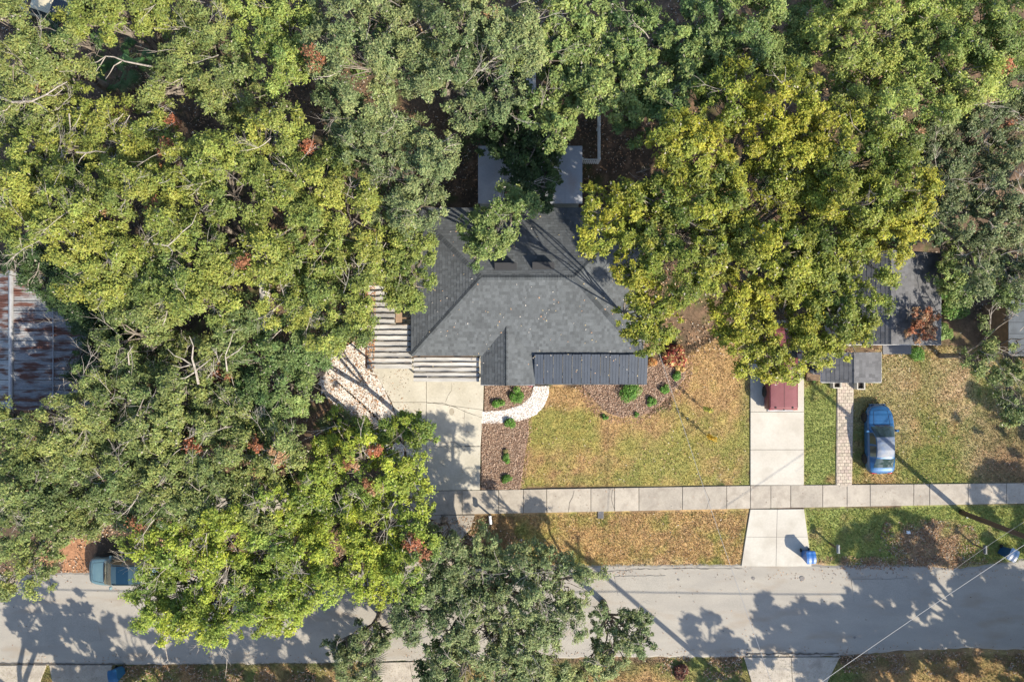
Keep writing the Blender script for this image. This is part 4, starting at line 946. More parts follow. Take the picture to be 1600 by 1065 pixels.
# ------------------------------------------------------------------ utility poles and wires
def pole(px, py, label, h=10.7, arm_rz=0.0, r=.17, xf=False):
    c = W(px, py); e = empty('utility_pole', (c.x, c.y, 0), arm_rz, label=label, cat='utility pole', group='street utility poles')
    g = MB(); g.tube([(0, 0, -.1), (0, 0, h*.5), (0, 0, h)], [r, r*.85, r*.68], 14); g.build('mast', M_creo, e, True)
    g = MB(); g.box(-1.1, 1.1, -.16, -.05-.0, h-.85, h-.73); g.build('crossarm', M_creo, e)
    for x in (-1.0, -.45, .45, 1.0):
        g = MB(); g.lathe([(.02, 0), (.05, .03), (.035, .07), (.055, .10), (.02, .16)], (x, -.105, h-.73), 8); g.build('insulator', M_lampg, e)
    if xf: g = MB(); g.lathe([(.2, 0), (.22, .03), (.22, .7), (.15, .78)], (.33, .1, h-2.4), 14); g.build('transformer', M_grey, e, True)
    return c, h, e
cA, hA, eA = pole(1502, 800, 'wooden utility pole rising from the verge at the right edge', 10.7, math.radians(80))
cB, hB, eB = pole(1168, 1092, 'wooden utility pole beyond the bottom edge whose shadow crosses the road', 12.2, math.radians(95), .19, True)
cC, hC, eC = pole(-260, 1070, 'wooden utility pole far down the street to the left', 11.0, math.radians(90))
def wire(a, b, sag, label, r=.012, grp='overhead wires'):
    a = Vector(a); b = Vector(b); P = []
    for i in range(25):
        t = i/24; p = a.lerp(b, t); p.z -= sag*4*t*(1-t); P.append(p)
    g = MB(); g.tube([p-P[0] for p in P], r, 4); o = g.build('overhead_wire', M_wire, loc=P[0]); tag(o, label, 'wire', grp)
wire((cC.x, cC.y, 8.3), (cB.x, cB.y, 8.45), .5, 'thick overhead cable along the street below the frame', .03)
wire((cB.x, cB.y, 8.45), (cB.x+38, cB.y+.7, 8.3), .5, 'thick overhead cable along the street to the lower right', .03)
hp = W(1028, 545, 3.3); wire((cB.x, cB.y, 10.0), hp, .7, 'thin service wire crossing the front lawn to the house corner', .014)
a = W(1255, 1085, 7.0); b = W(1660, 812, 7.0); wire(a, b, .15, 'pale wire crossing the lower right corner over the road', .014)
a = W(1560, 905, 7.0); b = W(1720, 790, 6.5); wire(W(1470, 905, 6.0), W(1640, 790, 6.5), .15, 'thin second wire near the darker blue bin', .006)
hp2 = W(252, 960, 6); wire((cB.x-17, cB.y, 9.3), W(300, 1120, 7), .3, 'thin wire at the bottom edge', .01)

# ------------------------------------------------------------------ shrubs and small plants
def sprays(cx, cy, cz, rad, n, ln, wd, pal, seed, flat=.8, up=.6):
    r = np.random.default_rng(seed); d = unit(r.normal(size=(n, 3))); d[:, 2] = np.abs(d[:, 2])
    q = r.uniform(.35, 1, n)**.5; pos = np.stack([cx+d[:, 0]*q*rad, cy+d[:, 1]*q*rad, cz+d[:, 2]*q*rad*flat], 1)
    nr = unit(d*.7+np.array([0, 0, up])+r.normal(0, .45, (n, 3))); V = leaf_quads(pos, nr, ln, wd, r)
    c = np.array(pal)[r.integers(0, len(pal), n)]*r.uniform(.7, 1.3, (n, 1)); return V, c
def shrub(px, py, rpx, label, pal, seed, name='shrub', cat='shrub', n=None, ln=.10, wd=.05, flat=.9, group=None):
    rad = rpx*S; c = W(px, py, rad*.7); e = empty(name, (c.x, c.y, 0), label=label, cat=cat, group=group)
    n = n or int(900*(rad/.5)**1.6)+160; r = random.Random(seed); V = []; Cc_ = []
    k = max(3, int(7*rad/.4))
    for i in range(k):
        a = r.uniform(0, 6.28); q = r.uniform(.2, .62)*rad; v, c_ = sprays(q*math.cos(a), q*math.sin(a), .05+r.uniform(0, .3)*rad, rad*r.uniform(.42, .62), n//k, ln, wd, pal, seed*31+i, flat); V.append(v); Cc_.append(c_*r.uniform(.8, 1.2))
    link('leaves', np_mesh('leaves', np.concatenate(V), 4, np.clip(np.concatenate(Cc_), 0, .7)), M_leafy, e)
    g = MB()
    for i in range(5):
        a = r.uniform(0, 6.28); g.tube([(0, 0, -.05), (rad*.3*math.cos(a), rad*.3*math.sin(a), rad*.4), (rad*.6*math.cos(a), rad*.6*math.sin(a), rad*.75)], [.02, .014, .006], 4)
    g.build('stem', M_bark, e); return e
GR_ = [(.09, .22, .03), (.13, .28, .04), (.06, .16, .03), (.17, .30, .06)]
for i, (x, y, r_, lab) in enumerate([
    (807, 617, 14, 'largest bright green shrub against the entry gable'), (778, 631, 10, 'round green shrub between the driveway and the gravel path'), (797, 661, 10, 'green shrub at the lower edge of the gravel path'),
    (791, 716, 8, 'small green shrub upper of two in the mulch strip by the driveway'), (792, 750, 9, 'small green shrub at the lower end of the mulch strip near the sidewalk'),
    (984, 612, 19, 'big round green shrub touching the metal porch roof'), (1019, 627, 9.5, 'small green shrub just right of the big round shrub'), (1040, 608, 9, 'small green shrub under the thin wire'),
    (1058, 588, 8.5, 'small green shrub below the red and yellow croton'), (995, 647, 5, 'tiny green shrub at the lower tip of the mulch bed'), (946, 651, 5, 'tiny lone green shrub at the lawn edge left of the mulch bed')]):
    shrub(x, y, r_, lab, GR_, 10+i, group='garden shrubs')
shrub(791, 706, 5.5, 'pale dried shrub just above the upper mulch strip shrub', [(.33, .30, .12), (.25, .22, .10)], 29)
CRO = [(.22, .04, .03), (.14, .025, .02), (.50, .32, .12), (.55, .40, .18), (.35, .08, .05)]
shrub(1058, 556, 19, 'croton bush with dark red and yellow leaves right of the porch roof', CRO, 33, 'croton_bush', 'bush', ln=.26, wd=.10)
shrub(1064, 573, 8, 'low yellow leaved croton below the larger croton bush', [(.60, .42, .18), (.5, .33, .12)], 34, 'croton_bush', 'bush', ln=.22, wd=.09)
shrub(1020, 566, 7, 'orange leaved croton tucked at the porch roof corner', [(.5, .22, .08), (.45, .3, .12)], 35, 'croton_bush', 'bush', ln=.22, wd=.09)
shrub(829, 602, 5, 'small pinkish plant beside the gravel path entrance', [(.4, .2, .2), (.3, .12, .12)], 36)
shrub(1437, 553, 13, 'bright green weed clump below the neighbouring roof', GR_, 37); shrub(1478, 520, 16, 'pale green bush at the lower right corner of the neighbouring roof', [(.16, .26, .06), (.2, .28, .08)], 38, ln=.16, wd=.09)
shrub(1500, 480, 22, 'leafy green bush right of the neighbouring roof', [(.10, .2, .04), (.14, .24, .05), (.2, .24, .08)], 39, ln=.18, wd=.1); shrub(1472, 455, 18, 'shaded green bush beside the neighbouring roof', GR_, 40, ln=.16, wd=.1)
shrub(1064, 1052, 12, 'dark brown spiky bromeliad clump by the far roadside', [(.16, .05, .04), (.08, .05, .03), (.25, .12, .08)], 41, 'bromeliad', 'plant', ln=.25, wd=.07)
shrub(1274, 592, 6, 'small green fern at the foot of the wooden landing', GR_, 42)
DG = [(.05, .12, .025), (.08, .16, .03), (.04, .09, .02)]
# young trees: slim trunks seen end on
def sapling(px, py, label, pal, seed, h=2.1):
    c = W(px, py, 1.4); e = empty('young_tree', (c.x, c.y, 0), label=label, cat='young tree', group='young trees on the lawn'); g = MB(); g.tube([(0, 0, -.1), (.02, 0, h*.5), (0, .02, h)], [.03, .02, .01], 6); g.build('trunk', M_bark, e)
    V = []; Cc_ = []
    for i in range(5):
        v, c_ = sprays(0, 0, .5+i*.34, .15+.03*math.sin(i*2), 38, .12, .06, pal, seed+i); V.append(v); Cc_.append(c_)
    link('crown', np_mesh('crown', np.concatenate(V), 4, np.concatenate(Cc_)), M_leafy, e)
sapling(1107, 640, 'slim young tree with sparse yellow leaves, upper of two on the lawn', [(.42, .40, .06), (.3, .3, .06), (.2, .25, .06)], 70)
sapling(1113, 684, 'slim young tree with golden yellow leaves, lower of two on the lawn', [(.55, .38, .03), (.5, .30, .03)], 80)
# fan palms glimpsed in gaps
def fan_palm(px, py, z, label, rad, seed, name='fan_palm', pal=((.05, .12, .035), (.07, .16, .05), (.10, .2, .08))):
    c = W(px, py, z); e = empty(name, (c.x, c.y, 0), label=label, cat='palm'); g = MB(); g.tube([(0, 0, -.1), (0, 0, z)], [.16, .13], 8); g.build('trunk', M_bark, e); r = random.Random(seed)
    for i in range(15):
        a = i*2.4+r.uniform(-.2, .2); el = r.uniform(-.3, .8); m = MB(); m.usecol = True; t_ = r.uniform(.8, 1.3)
        d = Vector((math.cos(a)*math.cos(el), math.sin(a)*math.cos(el), math.sin(el))); hub = Vector((0, 0, z))+d*rad*.45; m.cur = (.1, .14, .05); m.tube([Vector((0, 0, z)), hub], .012, 4)
        sd = Vector((-math.sin(a), math.cos(a), 0))
        for k in range(-7, 8):
            b = k*.17; dd_ = (d*math.cos(b)+sd*math.sin(b)).normalized(); tip = hub+dd_*rad*.58*(1-.25*abs(b))+Vector((0, 0, -.18*rad)); pp_ = hub+dd_*rad*.3; wv = sd.cross(dd_).cross(dd_).normalized()*.028
            p_ = random.Random(seed*99+i).choice(pal); m.cur = tuple(v*t_ for v in p_); m.face([hub, pp_+wv, tip, pp_-wv])
        m.build('frond', M_leafy, e)
fan_palm(184, 122, 1.8, 'fan palm glimpsed in the shaded gap at the upper left', 1.5, 3); fan_palm(215, 82, 1.6, 'darker fan palm beneath the yellow green oak near the top left', 1.3, 4)
fan_palm(560, 1040, 3.0, 'bushy palm with drooping grey green fronds at the bottom edge', 1.9, 5, pal=((.12, .17, .07), (.16, .21, .10), (.20, .24, .13)))

# ------------------------------------------------------------------ trees
# places where the photograph shows through the canopy: (pixel x, y, radius)
HOLES = [(205, 62, 22), (232, 78, 14), (190, 105, 22), (205, 128, 20), (60, 8, 22), (150, 155, 13), (288, 190, 14), (280, 215, 12), (215, 350, 20), (305, 195, 10),
         (712, 292, 26), (735, 260, 12), (733, 285, 14), (668, 160, 12), (690, 182, 10), (655, 140, 8),
         (50, 475, 20), (30, 520, 36), (75, 545, 40), (108, 532, 16), (30, 590, 42), (15, 450, 20), (90, 600, 18),
         (765, 275, 24), (762, 300, 20), (895, 250, 20), (898, 285, 20), (880, 310, 14), (922, 262, 20), (940, 230, 24), (925, 215, 14), (955, 270, 22), (980, 240, 20), (985, 265, 20), (960, 215, 14),
         (1052, 436, 11), (1090, 515, 15), (1108, 538, 14), (1068, 540, 14), (1006, 458, 5),
         (413, 440, 9), (414, 465, 8), (413, 505, 7), (433, 210, 6), (432, 260, 6),
         (310, 505, 22), (322, 520, 14), (590, 495, 14), (600, 520, 20), (608, 545, 20), (590, 455, 10), (625, 520, 14), (585, 540, 15),
         (545, 600, 34), (560, 630, 22), (590, 640, 20), (520, 590, 22), (498, 640, 14), (600, 610, 20), (575, 575, 24),
         (168, 888, 38), (200, 900, 18), (130, 865, 22), (112, 885, 22), (150, 860, 12), (178, 858, 16), (205, 868, 10),
         (600, 905, 9), (540, 955, 14), (560, 945, 10), (545, 970, 14), (590, 960, 18), (540, 985, 16),
         (632, 1010, 12), (610, 1028, 22), (900, 1015, 13), (915, 1012, 10), (650, 1035, 14), (455, 1010, 20), (720, 1045, 10), (470, 980, 14),
         (1435, 420, 28), (1430, 455, 30), (1450, 480, 30), (1420, 500, 30), (1405, 455, 10), (1440, 520, 24), (1500, 505, 18), (1530, 470, 12), (1560, 500, 14), (1590, 500, 16), (1575, 520, 10),
         (480, 700, 10), (485, 720, 9), (470, 655, 12), (490, 665, 8), (1465, 395, 12), (1445, 400, 14), (560, 1035, 6), (1080, 150, 6), (962, 100, 7), (835, 130, 9), (825, 148, 7), (1045, 20, 14)]
HX = np.array([h[0] for h in HOLES]); HY = np.array([h[1] for h in HOLES]); HR = np.array([h[2] for h in HOLES], float)
# dead rusty sprays seen in the oaks: (pixel x, y, radius)
DEAD = [(175, 182, 8), (267, 183, 11), (204, 210, 6), (270, 222, 10), (266, 235, 9), (248, 258, 6), (112, 45, 8), (172, 325, 7), (212, 335, 7), (236, 322, 8), (277, 345, 9), (290, 330, 6), (256, 372, 9), (376, 405, 12), (440, 310, 7), (440, 332, 5),
        (457, 378, 7), (352, 240, 6), (30, 108, 5), (60, 138, 5), (378, 568, 7), (356, 590, 8), (375, 602, 6), (400, 697, 13), (432, 708, 9), (76, 667, 6), (575, 705, 10), (553, 730, 7), (550, 715, 5), (572, 765, 12), (590, 760, 6), (655, 858, 10), (584, 873, 7),
        (60, 718, 9), (30, 725, 7), (155, 730, 8), (302, 702, 6), (80, 870, 9), (210, 812, 9), (318, 680, 6), (440, 500, 5), (500, 90, 6), (528, 86, 5), (500, 225, 8), (480, 240, 8), (600, 245, 6), (762, 20, 5), (395, 745, 6), (430, 735, 8), (20, 620, 5), (1570, 105, 10), (1520, 185, 6), (1585, 90, 8), (460, 200, 6), (345, 87, 5), (790, 306, 6), (1425, 400, 7)]
DXY = np.array([(d[0], d[1], d[2]) for d in DEAD], float)
PAL = {  # leaf colours and how strongly the clumps vary: (light warm tint, main, cool)
    'yel': ((0.2925, 0.3104, 0.0585), (0.2115, 0.2522, 0.0522), (0.126, 0.1746, 0.0432)),
    'gry': ((0.2552, 0.285, 0.0765), (0.1804, 0.2232, 0.0675), (0.11, 0.1568, 0.0495)),
    'lime': ((0.3404, 0.3822, 0.0405), (0.2392, 0.3038, 0.0432), (0.1288, 0.196, 0.0405)),
    'grn': ((0.243, 0.3007, 0.0855), (0.162, 0.2279, 0.0665), (0.09, 0.1503, 0.0475)),
    'gold': ((0.3168, 0.3104, 0.0315), (0.22, 0.2473, 0.0333), (0.11, 0.16, 0.0288)),
    'lgt': ((0.2904, 0.3395, 0.0723), (0.22, 0.2813, 0.0638), (0.132, 0.194, 0.051)),
    'dgr': ((0.207, 0.2422, 0.099), (0.1395, 0.1757, 0.072), (0.081, 0.114, 0.0495)),
    'olv': ((0.258, 0.3008, 0.1125), (0.1806, 0.2256, 0.09), (0.1032, 0.1504, 0.0585)),
    'dark': ((0.07, 0.12, 0.035), (0.05, 0.09, 0.03), (0.035, 0.065, 0.022)),  # shade of overhanging crowns put into the leaf colour
}
LEAFN = [0]
def tree(label, lobes, ztop, pal, seed, name='oak_tree', cat='tree', dens=1.0, bare=.5, leaf=(.148, .076), csize=.56, drop=.16, group=None, holes=True, ground_px=False, trunk=.32, filt=None, lower=True, rust=.0, tuft=1.0):
    """lobes: (px, py, radius px[, dz]) as the photograph shows the crown; every lobe is a dome of leaf clumps carried by its own limb"""
    r = np.random.default_rng(seed); rr = random.Random(seed); P = PAL[pal]
    Lb = []
    for lb in lobes:
        px, py, rp = lb[:3]; dz = lb[3] if len(lb) > 3 else rr.uniform(-.9, .5)
        z = ztop+dz
        if ground_px: rad = rp*S; c = W(px, py, 0); c = Vector((c.x, c.y, z-rad*.55))
        else:
            rad = rp*S*(H-z+1)/H; c = W(px, py, z-rad*.25); c.z = z-rad*.6
        Lb.append((c, rad))
    LC = np.array([tuple(c) for c, _ in Lb]); LR = np.array([q for _, q in Lb]); SQ = .68
    cl = []
    for i, (c, rad) in enumerate(Lb):
        n = int(dens*7.0*(rad/csize)**2/2.2)+3
        d = unit(r.normal(size=(n, 3))); d[:, 2] = np.where(d[:, 2] < -.25, -d[:, 2], d[:, 2]); q = r.uniform(.72, 1.0, n)
        bumpy = .86+.3*fbm(d[:, 0]*2+i*5, d[:, 1]*2+d[:, 2], .8, seed, 2)
        pos = np.array(c)+d*(q*bumpy*rad)[:, None]*np.array([1, 1, SQ]); cl.append((pos, d, np.full(n, i)))
        if lower:
            n2 = max(2, n//5); d2 = unit(r.normal(size=(n2, 3))); pos2 = np.array(c)+d2*(r.uniform(.2, .65, n2)*rad)[:, None]*np.array([1, 1, SQ]); cl.append((pos2, d2*.4+np.array([0, 0, .6]), np.full(n2, i)))
    pos = np.concatenate([a[0] for a in cl]); dr = np.concatenate([a[1] for a in cl]); own = np.concatenate([a[2] for a in cl])
    keep = np.ones(len(pos), bool)
    for j in range(len(LC)):
        dd = np.linalg.norm((pos-LC[j])/np.array([1, 1, SQ]), axis=1)/LR[j]; keep &= ~((dd < .58) & (own != j) & (r.random(len(pos)) < .8))
    nz = fbm(pos[:, 0]+seed*3.3, pos[:, 1], 1.5, seed, 3); keep &= nz > drop+.11
    px = 800+pos[:, 0]*H/(S*(H-pos[:, 2])); py = 532.5-pos[:, 1]*H/(S*(H-pos[:, 2]))
    if holes:
        hd = np.hypot(px[:, None]-HX, py[:, None]-HY)-HR[None, :]; keep &= (hd > 4).all(1)
    keep &= pos[:, 2] > .4
    if filt is not None: keep &= filt(px, py)
    pos = pos[keep]; dr = dr[keep]; px = px[keep]; py = py[keep]; nc = len(pos)
    rc = csize*(.42+.85*r.random(nc)**1.3); dead = ((np.hypot(px[:, None]-DXY[:, 0], py[:, None]-DXY[:, 1])/DXY[:, 2] < 1.15).any(1) & (r.random(nc) < .62)) if holes else np.zeros(nc, bool)
    if rust: dead |= r.random(nc) < rust
    # colour of each clump: slow drift over the crown and a fast one clump to clump
    f = fbm(pos[:, 0], pos[:, 1], 2.6, seed+50, 3)*1.5-.25+r.normal(0, .17, nc)
    f = np.clip(f, 0, 1)[:, None]; Pc = np.array(P)
    cc = np.where(f > .5, Pc[0]*(f-.5)*2+Pc[1]*(1-(f-.5)*2), Pc[1]*f*2+Pc[2]*(1-f*2))*r.uniform(.78, 1.22, (nc, 1))
    cc[dead] = np.array([(.34, .13, .065), (.27, .12, .06), (.36, .22, .12)])[r.integers(0, 3, dead.sum())]
    nl = (305*tuft*(rc/.62)**2).astype(int)+24
    idx = np.repeat(np.arange(nc), nl); N = len(idx)
    # sub tufts give each clump ragged fingers
    K = 9; td = unit(dr[:, None, :]*.9+np.array([0, 0, .35])+r.normal(0, .62, (nc, K, 3))); tl = r.uniform(.45, 1.08, (nc, K))
    k = r.integers(0, K, N); D = td[idx, k]; base = pos[idx]+D*(tl[idx, k]*rc[idx])[:, None]*np.array([1, 1, .8])
    lp = base+r.normal(0, 1, (N, 3))*(rc[idx]*.19)[:, None]
    nr = unit(D*.55+np.array([.12, -.1, .62])+r.normal(0, .42, (N, 3)))
    V = leaf_tris(lp, nr, leaf[0], leaf[1], r)
    lc = cc[idx]*r.uniform(.68, 1.32, (N, 1)); lc[:, 0] *= r.uniform(.88, 1.15, N)
    sp = r.random(N) < .012; lc[sp] = (.40, .36, .30)
    LEAFN[0] += N
    cen = LC.mean(0) if len(LC) > 1 else LC[0]; base_xy = cen[:2]
    e = empty(name, (float(base_xy[0]), float(base_xy[1]), 0), label=label, cat=cat, group=group); off = np.array([base_xy[0], base_xy[1], 0])
    link('crown', np_mesh('crown', V-np.tile(off, (len(V), 1)), 3, np.clip(lc, .01, .7)), M_leafy, e)
    # trunk, limbs and twigs
    h0 = max(1.2, ztop*.33); g = MB(); g.tube([(0, 0, -.15), (.05, .03, h0*.5), (-.03, .05, h0)], [trunk*1.25, trunk, trunk*.85], 9); g.build('trunk', M_bark, e)
    g = MB(); tw = MB(); fork = Vector((-.03, .05, h0)); ctips = pos-off
    for i, (c, rad) in enumerate(Lb):
        cl_ = Vector((c.x-off[0], c.y-off[1], c.z)); end = cl_+Vector((0, 0, rad*.1)); mid = fork.lerp(end, .5)+Vector((rr.uniform(-.4, .4), rr.uniform(-.4, .4), .5))
        g.tube([fork, fork.lerp(mid, .5)+Vector((rr.uniform(-.2, .2), rr.uniform(-.2, .2), .1)), mid, mid.lerp(end, .55)+Vector((rr.uniform(-.2, .2), rr.uniform(-.2, .2), 0)), end], [trunk*.5, trunk*.42, trunk*.33, trunk*.22, trunk*.12], 6)
        dd = np.linalg.norm(ctips-np.array(cl_), axis=1); near_ = np.where(dd < rad*1.2)[0]
        for j in near_[:: max(1, len(near_)//14)]:
            t = Vector(ctips[j]); s0 = mid.lerp(end, rr.uniform(.3, 1)); m_ = s0.lerp(t, .5)+Vector((rr.uniform(-.3, .3), rr.uniform(-.3, .3), rr.uniform(-.1, .3)))
            g.tube([s0, m_, t], [.045, .03, .012], 3, False)
        # bare pale twigs that fork and break out over the leaves
        nb_ = int(bare*rad*rad*1.6+rr.random())
        for _ in range(nb_):
            a = rr.uniform(0, 6.28); q = math.sqrt(rr.random())*.85; s0 = cl_+Vector((q*rad*math.cos(a), q*rad*math.sin(a), rad*SQ*math.sqrt(max(0, 1-q*q))*.8)); a2 = rr.uniform(0, 6.28)
            ln = rr.uniform(.7, 1.9); d0 = Vector((math.cos(a2), math.sin(a2), rr.uniform(.05, .45))).normalized()
            if holes:
                qx, qy = toPx(s0.x+off[0]+d0.x*ln*.6, s0.y+off[1]+d0.y*ln*.6, s0.z)
                if (np.hypot(qx-HX, qy-HY) < HR-4).any() and rr.random() < .8: continue
            def grow(p, d, L_, rad_, dep):
                pts = [p]; q_ = p; dd_ = d.copy()
                for s_ in range(4):
                    dd_ = (dd_+Vector((rr.uniform(-.28, .28), rr.uniform(-.28, .28), rr.uniform(-.12, .18)))).normalized(); q_ = q_+dd_*L_/4; pts.append(q_)
                tw.tube(pts, [rad_, rad_*.85, rad_*.7, rad_*.5, rad_*.25], 3, False)
                if dep:
                    for s_ in range(rr.randint(2, 4)):
                        b = pts[rr.randint(1, 3)]; sd_ = Vector((-dd_.y, dd_.x, rr.uniform(-.1, .3))); grow(b, (dd_+sd_*rr.choice((-1, 1))*rr.uniform(.4, .9)).normalized(), L_*rr.uniform(.4, .65), rad_*.6, dep-1)
            grow(s0+Vector((0, 0, rr.uniform(-.1, .25))), d0, ln, rr.uniform(.012, .027), 2 if rr.random() < .6 else 1)
    tag(g.build('limb', M_bark, e), kind='stuff')
    if tw.v: tag(tw.build('twig', M_twig, e), kind='stuff')
    return e

def rect_lobes(x0, y0, x1, y1, n, r0, r1, seed, dzr=(-1.5, .6)):
    q = random.Random(seed); out = []
    for _ in range(n*12):
        x, y, rr_ = q.uniform(x0, x1), q.uniform(y0, y1), q.uniform(r0, r1)
        if all(math.hypot(x-a, y-b) > .62*(rr_+c_) for a, b, c_, _d in out): out.append((x, y, rr_, q.uniform(*dzr)))
        if len(out) >= n: break
    return out

# golden tree right of the house
tree('large golden yellow tree between the dark roofed house and the maroon truck', [(960, 318, 42), (940, 352, 36), (1000, 375, 48), (1045, 345, 40), (1020, 315, 38), (985, 335, 40), (1078, 455, 28, .9), (1085, 410, 40, .8), (1040, 398, 32, .9), (1085, 240, 52), (1065, 215, 40), (1140, 150, 46), (1170, 215, 50), (1235, 150, 52), (1250, 230, 55), (1110, 310, 58), (1190, 310, 62),
      (1290, 200, 45), (1330, 240, 52), (1390, 230, 42), (1410, 290, 48), (1340, 320, 60), (1430, 335, 30), (1270, 330, 55), (1130, 390, 48), (1210, 400, 62), (1300, 410, 60), (1375, 395, 48), (1160, 470, 46), (1230, 490, 54), (1310, 490, 50), (1355, 470, 34), (1170, 540, 38), (1210, 560, 28), (1265, 545, 34), (1330, 530, 30), (1225, 578, 18, -2), (1195, 575, 16, -2)], 11.0, 'gold', 1, 'golden_tree', bare=.12, csize=.55, drop=.13, leaf=(.16, .085))
tree('smaller golden green tree hanging over the right corner of the dark roof', [(1003, 455, 20, 0), (1000, 500, 31, 0), (1035, 500, 30, .2), (1012, 533, 25, .2), (985, 418, 24, .2), (1042, 468, 20, .2)], 11.2, 'gold', 2, 'golden_tree', lower=False, trunk=.11, bare=.15, csize=.42, drop=.2, leaf=(.15, .08))
# upper right
tree('pale green tree filling the top right corner', [(1330, 60, 60), (1400, 40, 60), (1470, 60, 58), (1540, 40, 60), (1600, 30, 60), (1360, 130, 52), (1430, 130, 55), (1500, 120, 55), (1330, 170, 30), (1560, 100, 42), (1400, 175, 28), (1480, -30, 60), (1380, -30, 60), (1480, 165, 25)], 10.5, 'lgt', 3, bare=.1, csize=.62, drop=.12)
tree('mid green tree left of the pale green tree at the top', [(1215, 40, 50), (1270, 60, 48), (1250, 110, 38), (1290, 130, 34), (1200, 90, 40), (1290, 20, 45), (1210, -20, 50), (1170, 70, 30)], 9.0, 'grn', 4, bare=.15, drop=.2)
tree('spreading glossy green tree above the golden tree in the upper middle', [(1000, 60, 50), (1060, 60, 50), (1100, 90, 45), (950, 110, 46), (1010, 130, 48), (1070, 140, 42), (990, 180, 32), (1040, 185, 24), (1110, 40, 40), (970, 40, 34), (935, 150, 34), (1120, 120, 30)], 8.5, 'grn', 5, bare=.25, csize=.52, drop=.2, leaf=(.19, .10))
tree('glossy green tree directly above the patio cover', [(880, 40, 40), (860, 90, 44), (900, 120, 40), (850, 150, 38), (890, 175, 32), (870, 200, 24), (920, 70, 34), (905, 20, 40), (845, 175, 26)], 8.5, 'grn', 6, bare=.3, csize=.52, drop=.22, leaf=(.19, .10))
tree('shaded dark green tree leaning over the patio cover', [(800, 200, 40), (840, 225, 42), (820, 260, 40), (865, 265, 34), (850, 300, 26), (785, 235, 28), (765, 195, 26), (815, 295, 30), (875, 230, 22)], 5.8, 'dark', 7, bare=.25, csize=.5, drop=.22, dens=.9, leaf=(.19, .10))  # its shade is put into the leaf colour
tree('green oak bough reaching over the top of the dark shingle roof', [(745, 345, 26), (775, 345, 30), (800, 325, 26), (765, 375, 24), (742, 378, 18), (745, 400, 10), (825, 320, 16), (790, 310, 24)], 8.0, 'grn', 8, bare=.35, csize=.42, drop=.18, trunk=.2)
# upper middle oak mass
tree('broad grey green oak at the top centre', [(540, 30, 52), (600, 20, 50), (660, 40, 55), (720, 30, 52), (780, 30, 48), (820, 60, 40), (560, 100, 48), (630, 100, 52), (700, 110, 50), (770, 100, 50), (740, 160, 36), (790, 150, 34), (600, -30, 55), (700, -30, 55), (510, 70, 34)], 10.5, 'olv', 9, bare=.55, drop=.17)
tree('grey green oak above and left of the dark roof', [(560, 170, 46), (620, 180, 46), (600, 240, 44), (660, 220, 36), (680, 260, 30), (560, 240, 36), (640, 290, 42), (600, 310, 38), (660, 320, 30), (690, 240, 20), (520, 170, 34), (640, 345, 22)], 9.5, 'olv', 10, bare=.5, drop=.18)
tree('bright yellow green tree at the top, left of the broad grey green oak', [(410, 25, 44), (450, 50, 42), (430, 95, 36), (465, 95, 24), (380, 5, 36), (445, 0, 40), (450, 125, 16), (400, 60, 30)], 9.5, 'lgt', 11, bare=.1, drop=.12)
# left mass
tree('pale green oak in the top left corner', [(30, 40, 40), (60, 70, 38), (20, 90, 36), (100, 60, 24), (70, 100, 30), (0, 20, 36)], 9.5, 'gry', 12, bare=.6, drop=.18)
tree('yellow green oak beside the top left corner', [(150, 30, 36), (185, 10, 36), (145, 10, 36), (190, 45, 24), (120, 20, 24), (240, 5, 26), (230, 25, 20)], 9.5, 'yel', 13, bare=.3, drop=.14)
tree('mixed green oak with bare twigs left of the bright yellow green tree', [(290, 30, 36), (330, 60, 42), (280, 90, 34), (340, 110, 44), (270, 130, 36), (390, 140, 42), (320, 10, 34), (350, 165, 34), (240, 140, 26)], 9.0, 'gry', 14, bare=.9, drop=.2)
tree('sparse grey oak of bare boughs at the left below the corner', [(40, 140, 42), (100, 140, 38), (60, 190, 44), (20, 200, 34), (110, 120, 26), (10, 150, 34)], 8.0, 'gry', 15, bare=1.8, drop=.32, dens=.8)
tree('yellow green oak with dead rusty sprays at the upper left', [(150, 200, 42), (100, 230, 44), (210, 195, 36), (240, 200, 30), (60, 250, 38), (170, 250, 40), (220, 240, 36), (20, 240, 36), (130, 165, 24)], 8.8, 'yel', 16, bare=1.1, drop=.22)
tree('wide yellow green oak above the rusty roofed building', [(40, 300, 48), (100, 310, 50), (60, 360, 44), (150, 320, 48), (200, 300, 44), (120, 370, 46), (160, 400, 42), (210, 410, 38), (120, 425, 36), (170, 440, 34), (10, 330, 34), (230, 445, 34), (255, 295, 32), (140, 450, 24)], 10.0, 'yel', 17, bare=.8, drop=.17)
tree('tall yellow green oak with the reddest dead sprays at left centre', [(290, 260, 42), (340, 250, 44), (390, 230, 42), (300, 310, 44), (360, 300, 46), (280, 400, 44), (330, 370, 46), (300, 440, 40), (250, 455, 34), (350, 440, 40), (300, 480, 20), (330, 480, 30), (265, 350, 30), (430, 200, 32)], 10.5, 'yel', 18, bare=.8, drop=.17)
tree('yellow green oak left of the house above the carport', [(430, 270, 42), (480, 290, 44), (440, 340, 44), (500, 350, 46), (550, 340, 42), (400, 400, 40), (460, 410, 44), (520, 420, 44), (560, 400, 36), (480, 470, 40), (530, 480, 36), (440, 475, 32), (550, 520, 26), (510, 530, 28), (560, 460, 22), (550, 290, 28), (520, 260, 26), (470, 240, 26)], 10.0, 'yel', 19, bare=.6, drop=.16)
tree('leafy yellow green oak touching the left eave of the dark roof', [(600, 380, 34), (640, 390, 32), (620, 430, 34), (650, 435, 26), (640, 465, 26), (600, 420, 26), (625, 350, 26), (650, 370, 18), (620, 470, 14)], 8.5, 'yel', 20, bare=.35, csize=.5, drop=.14)
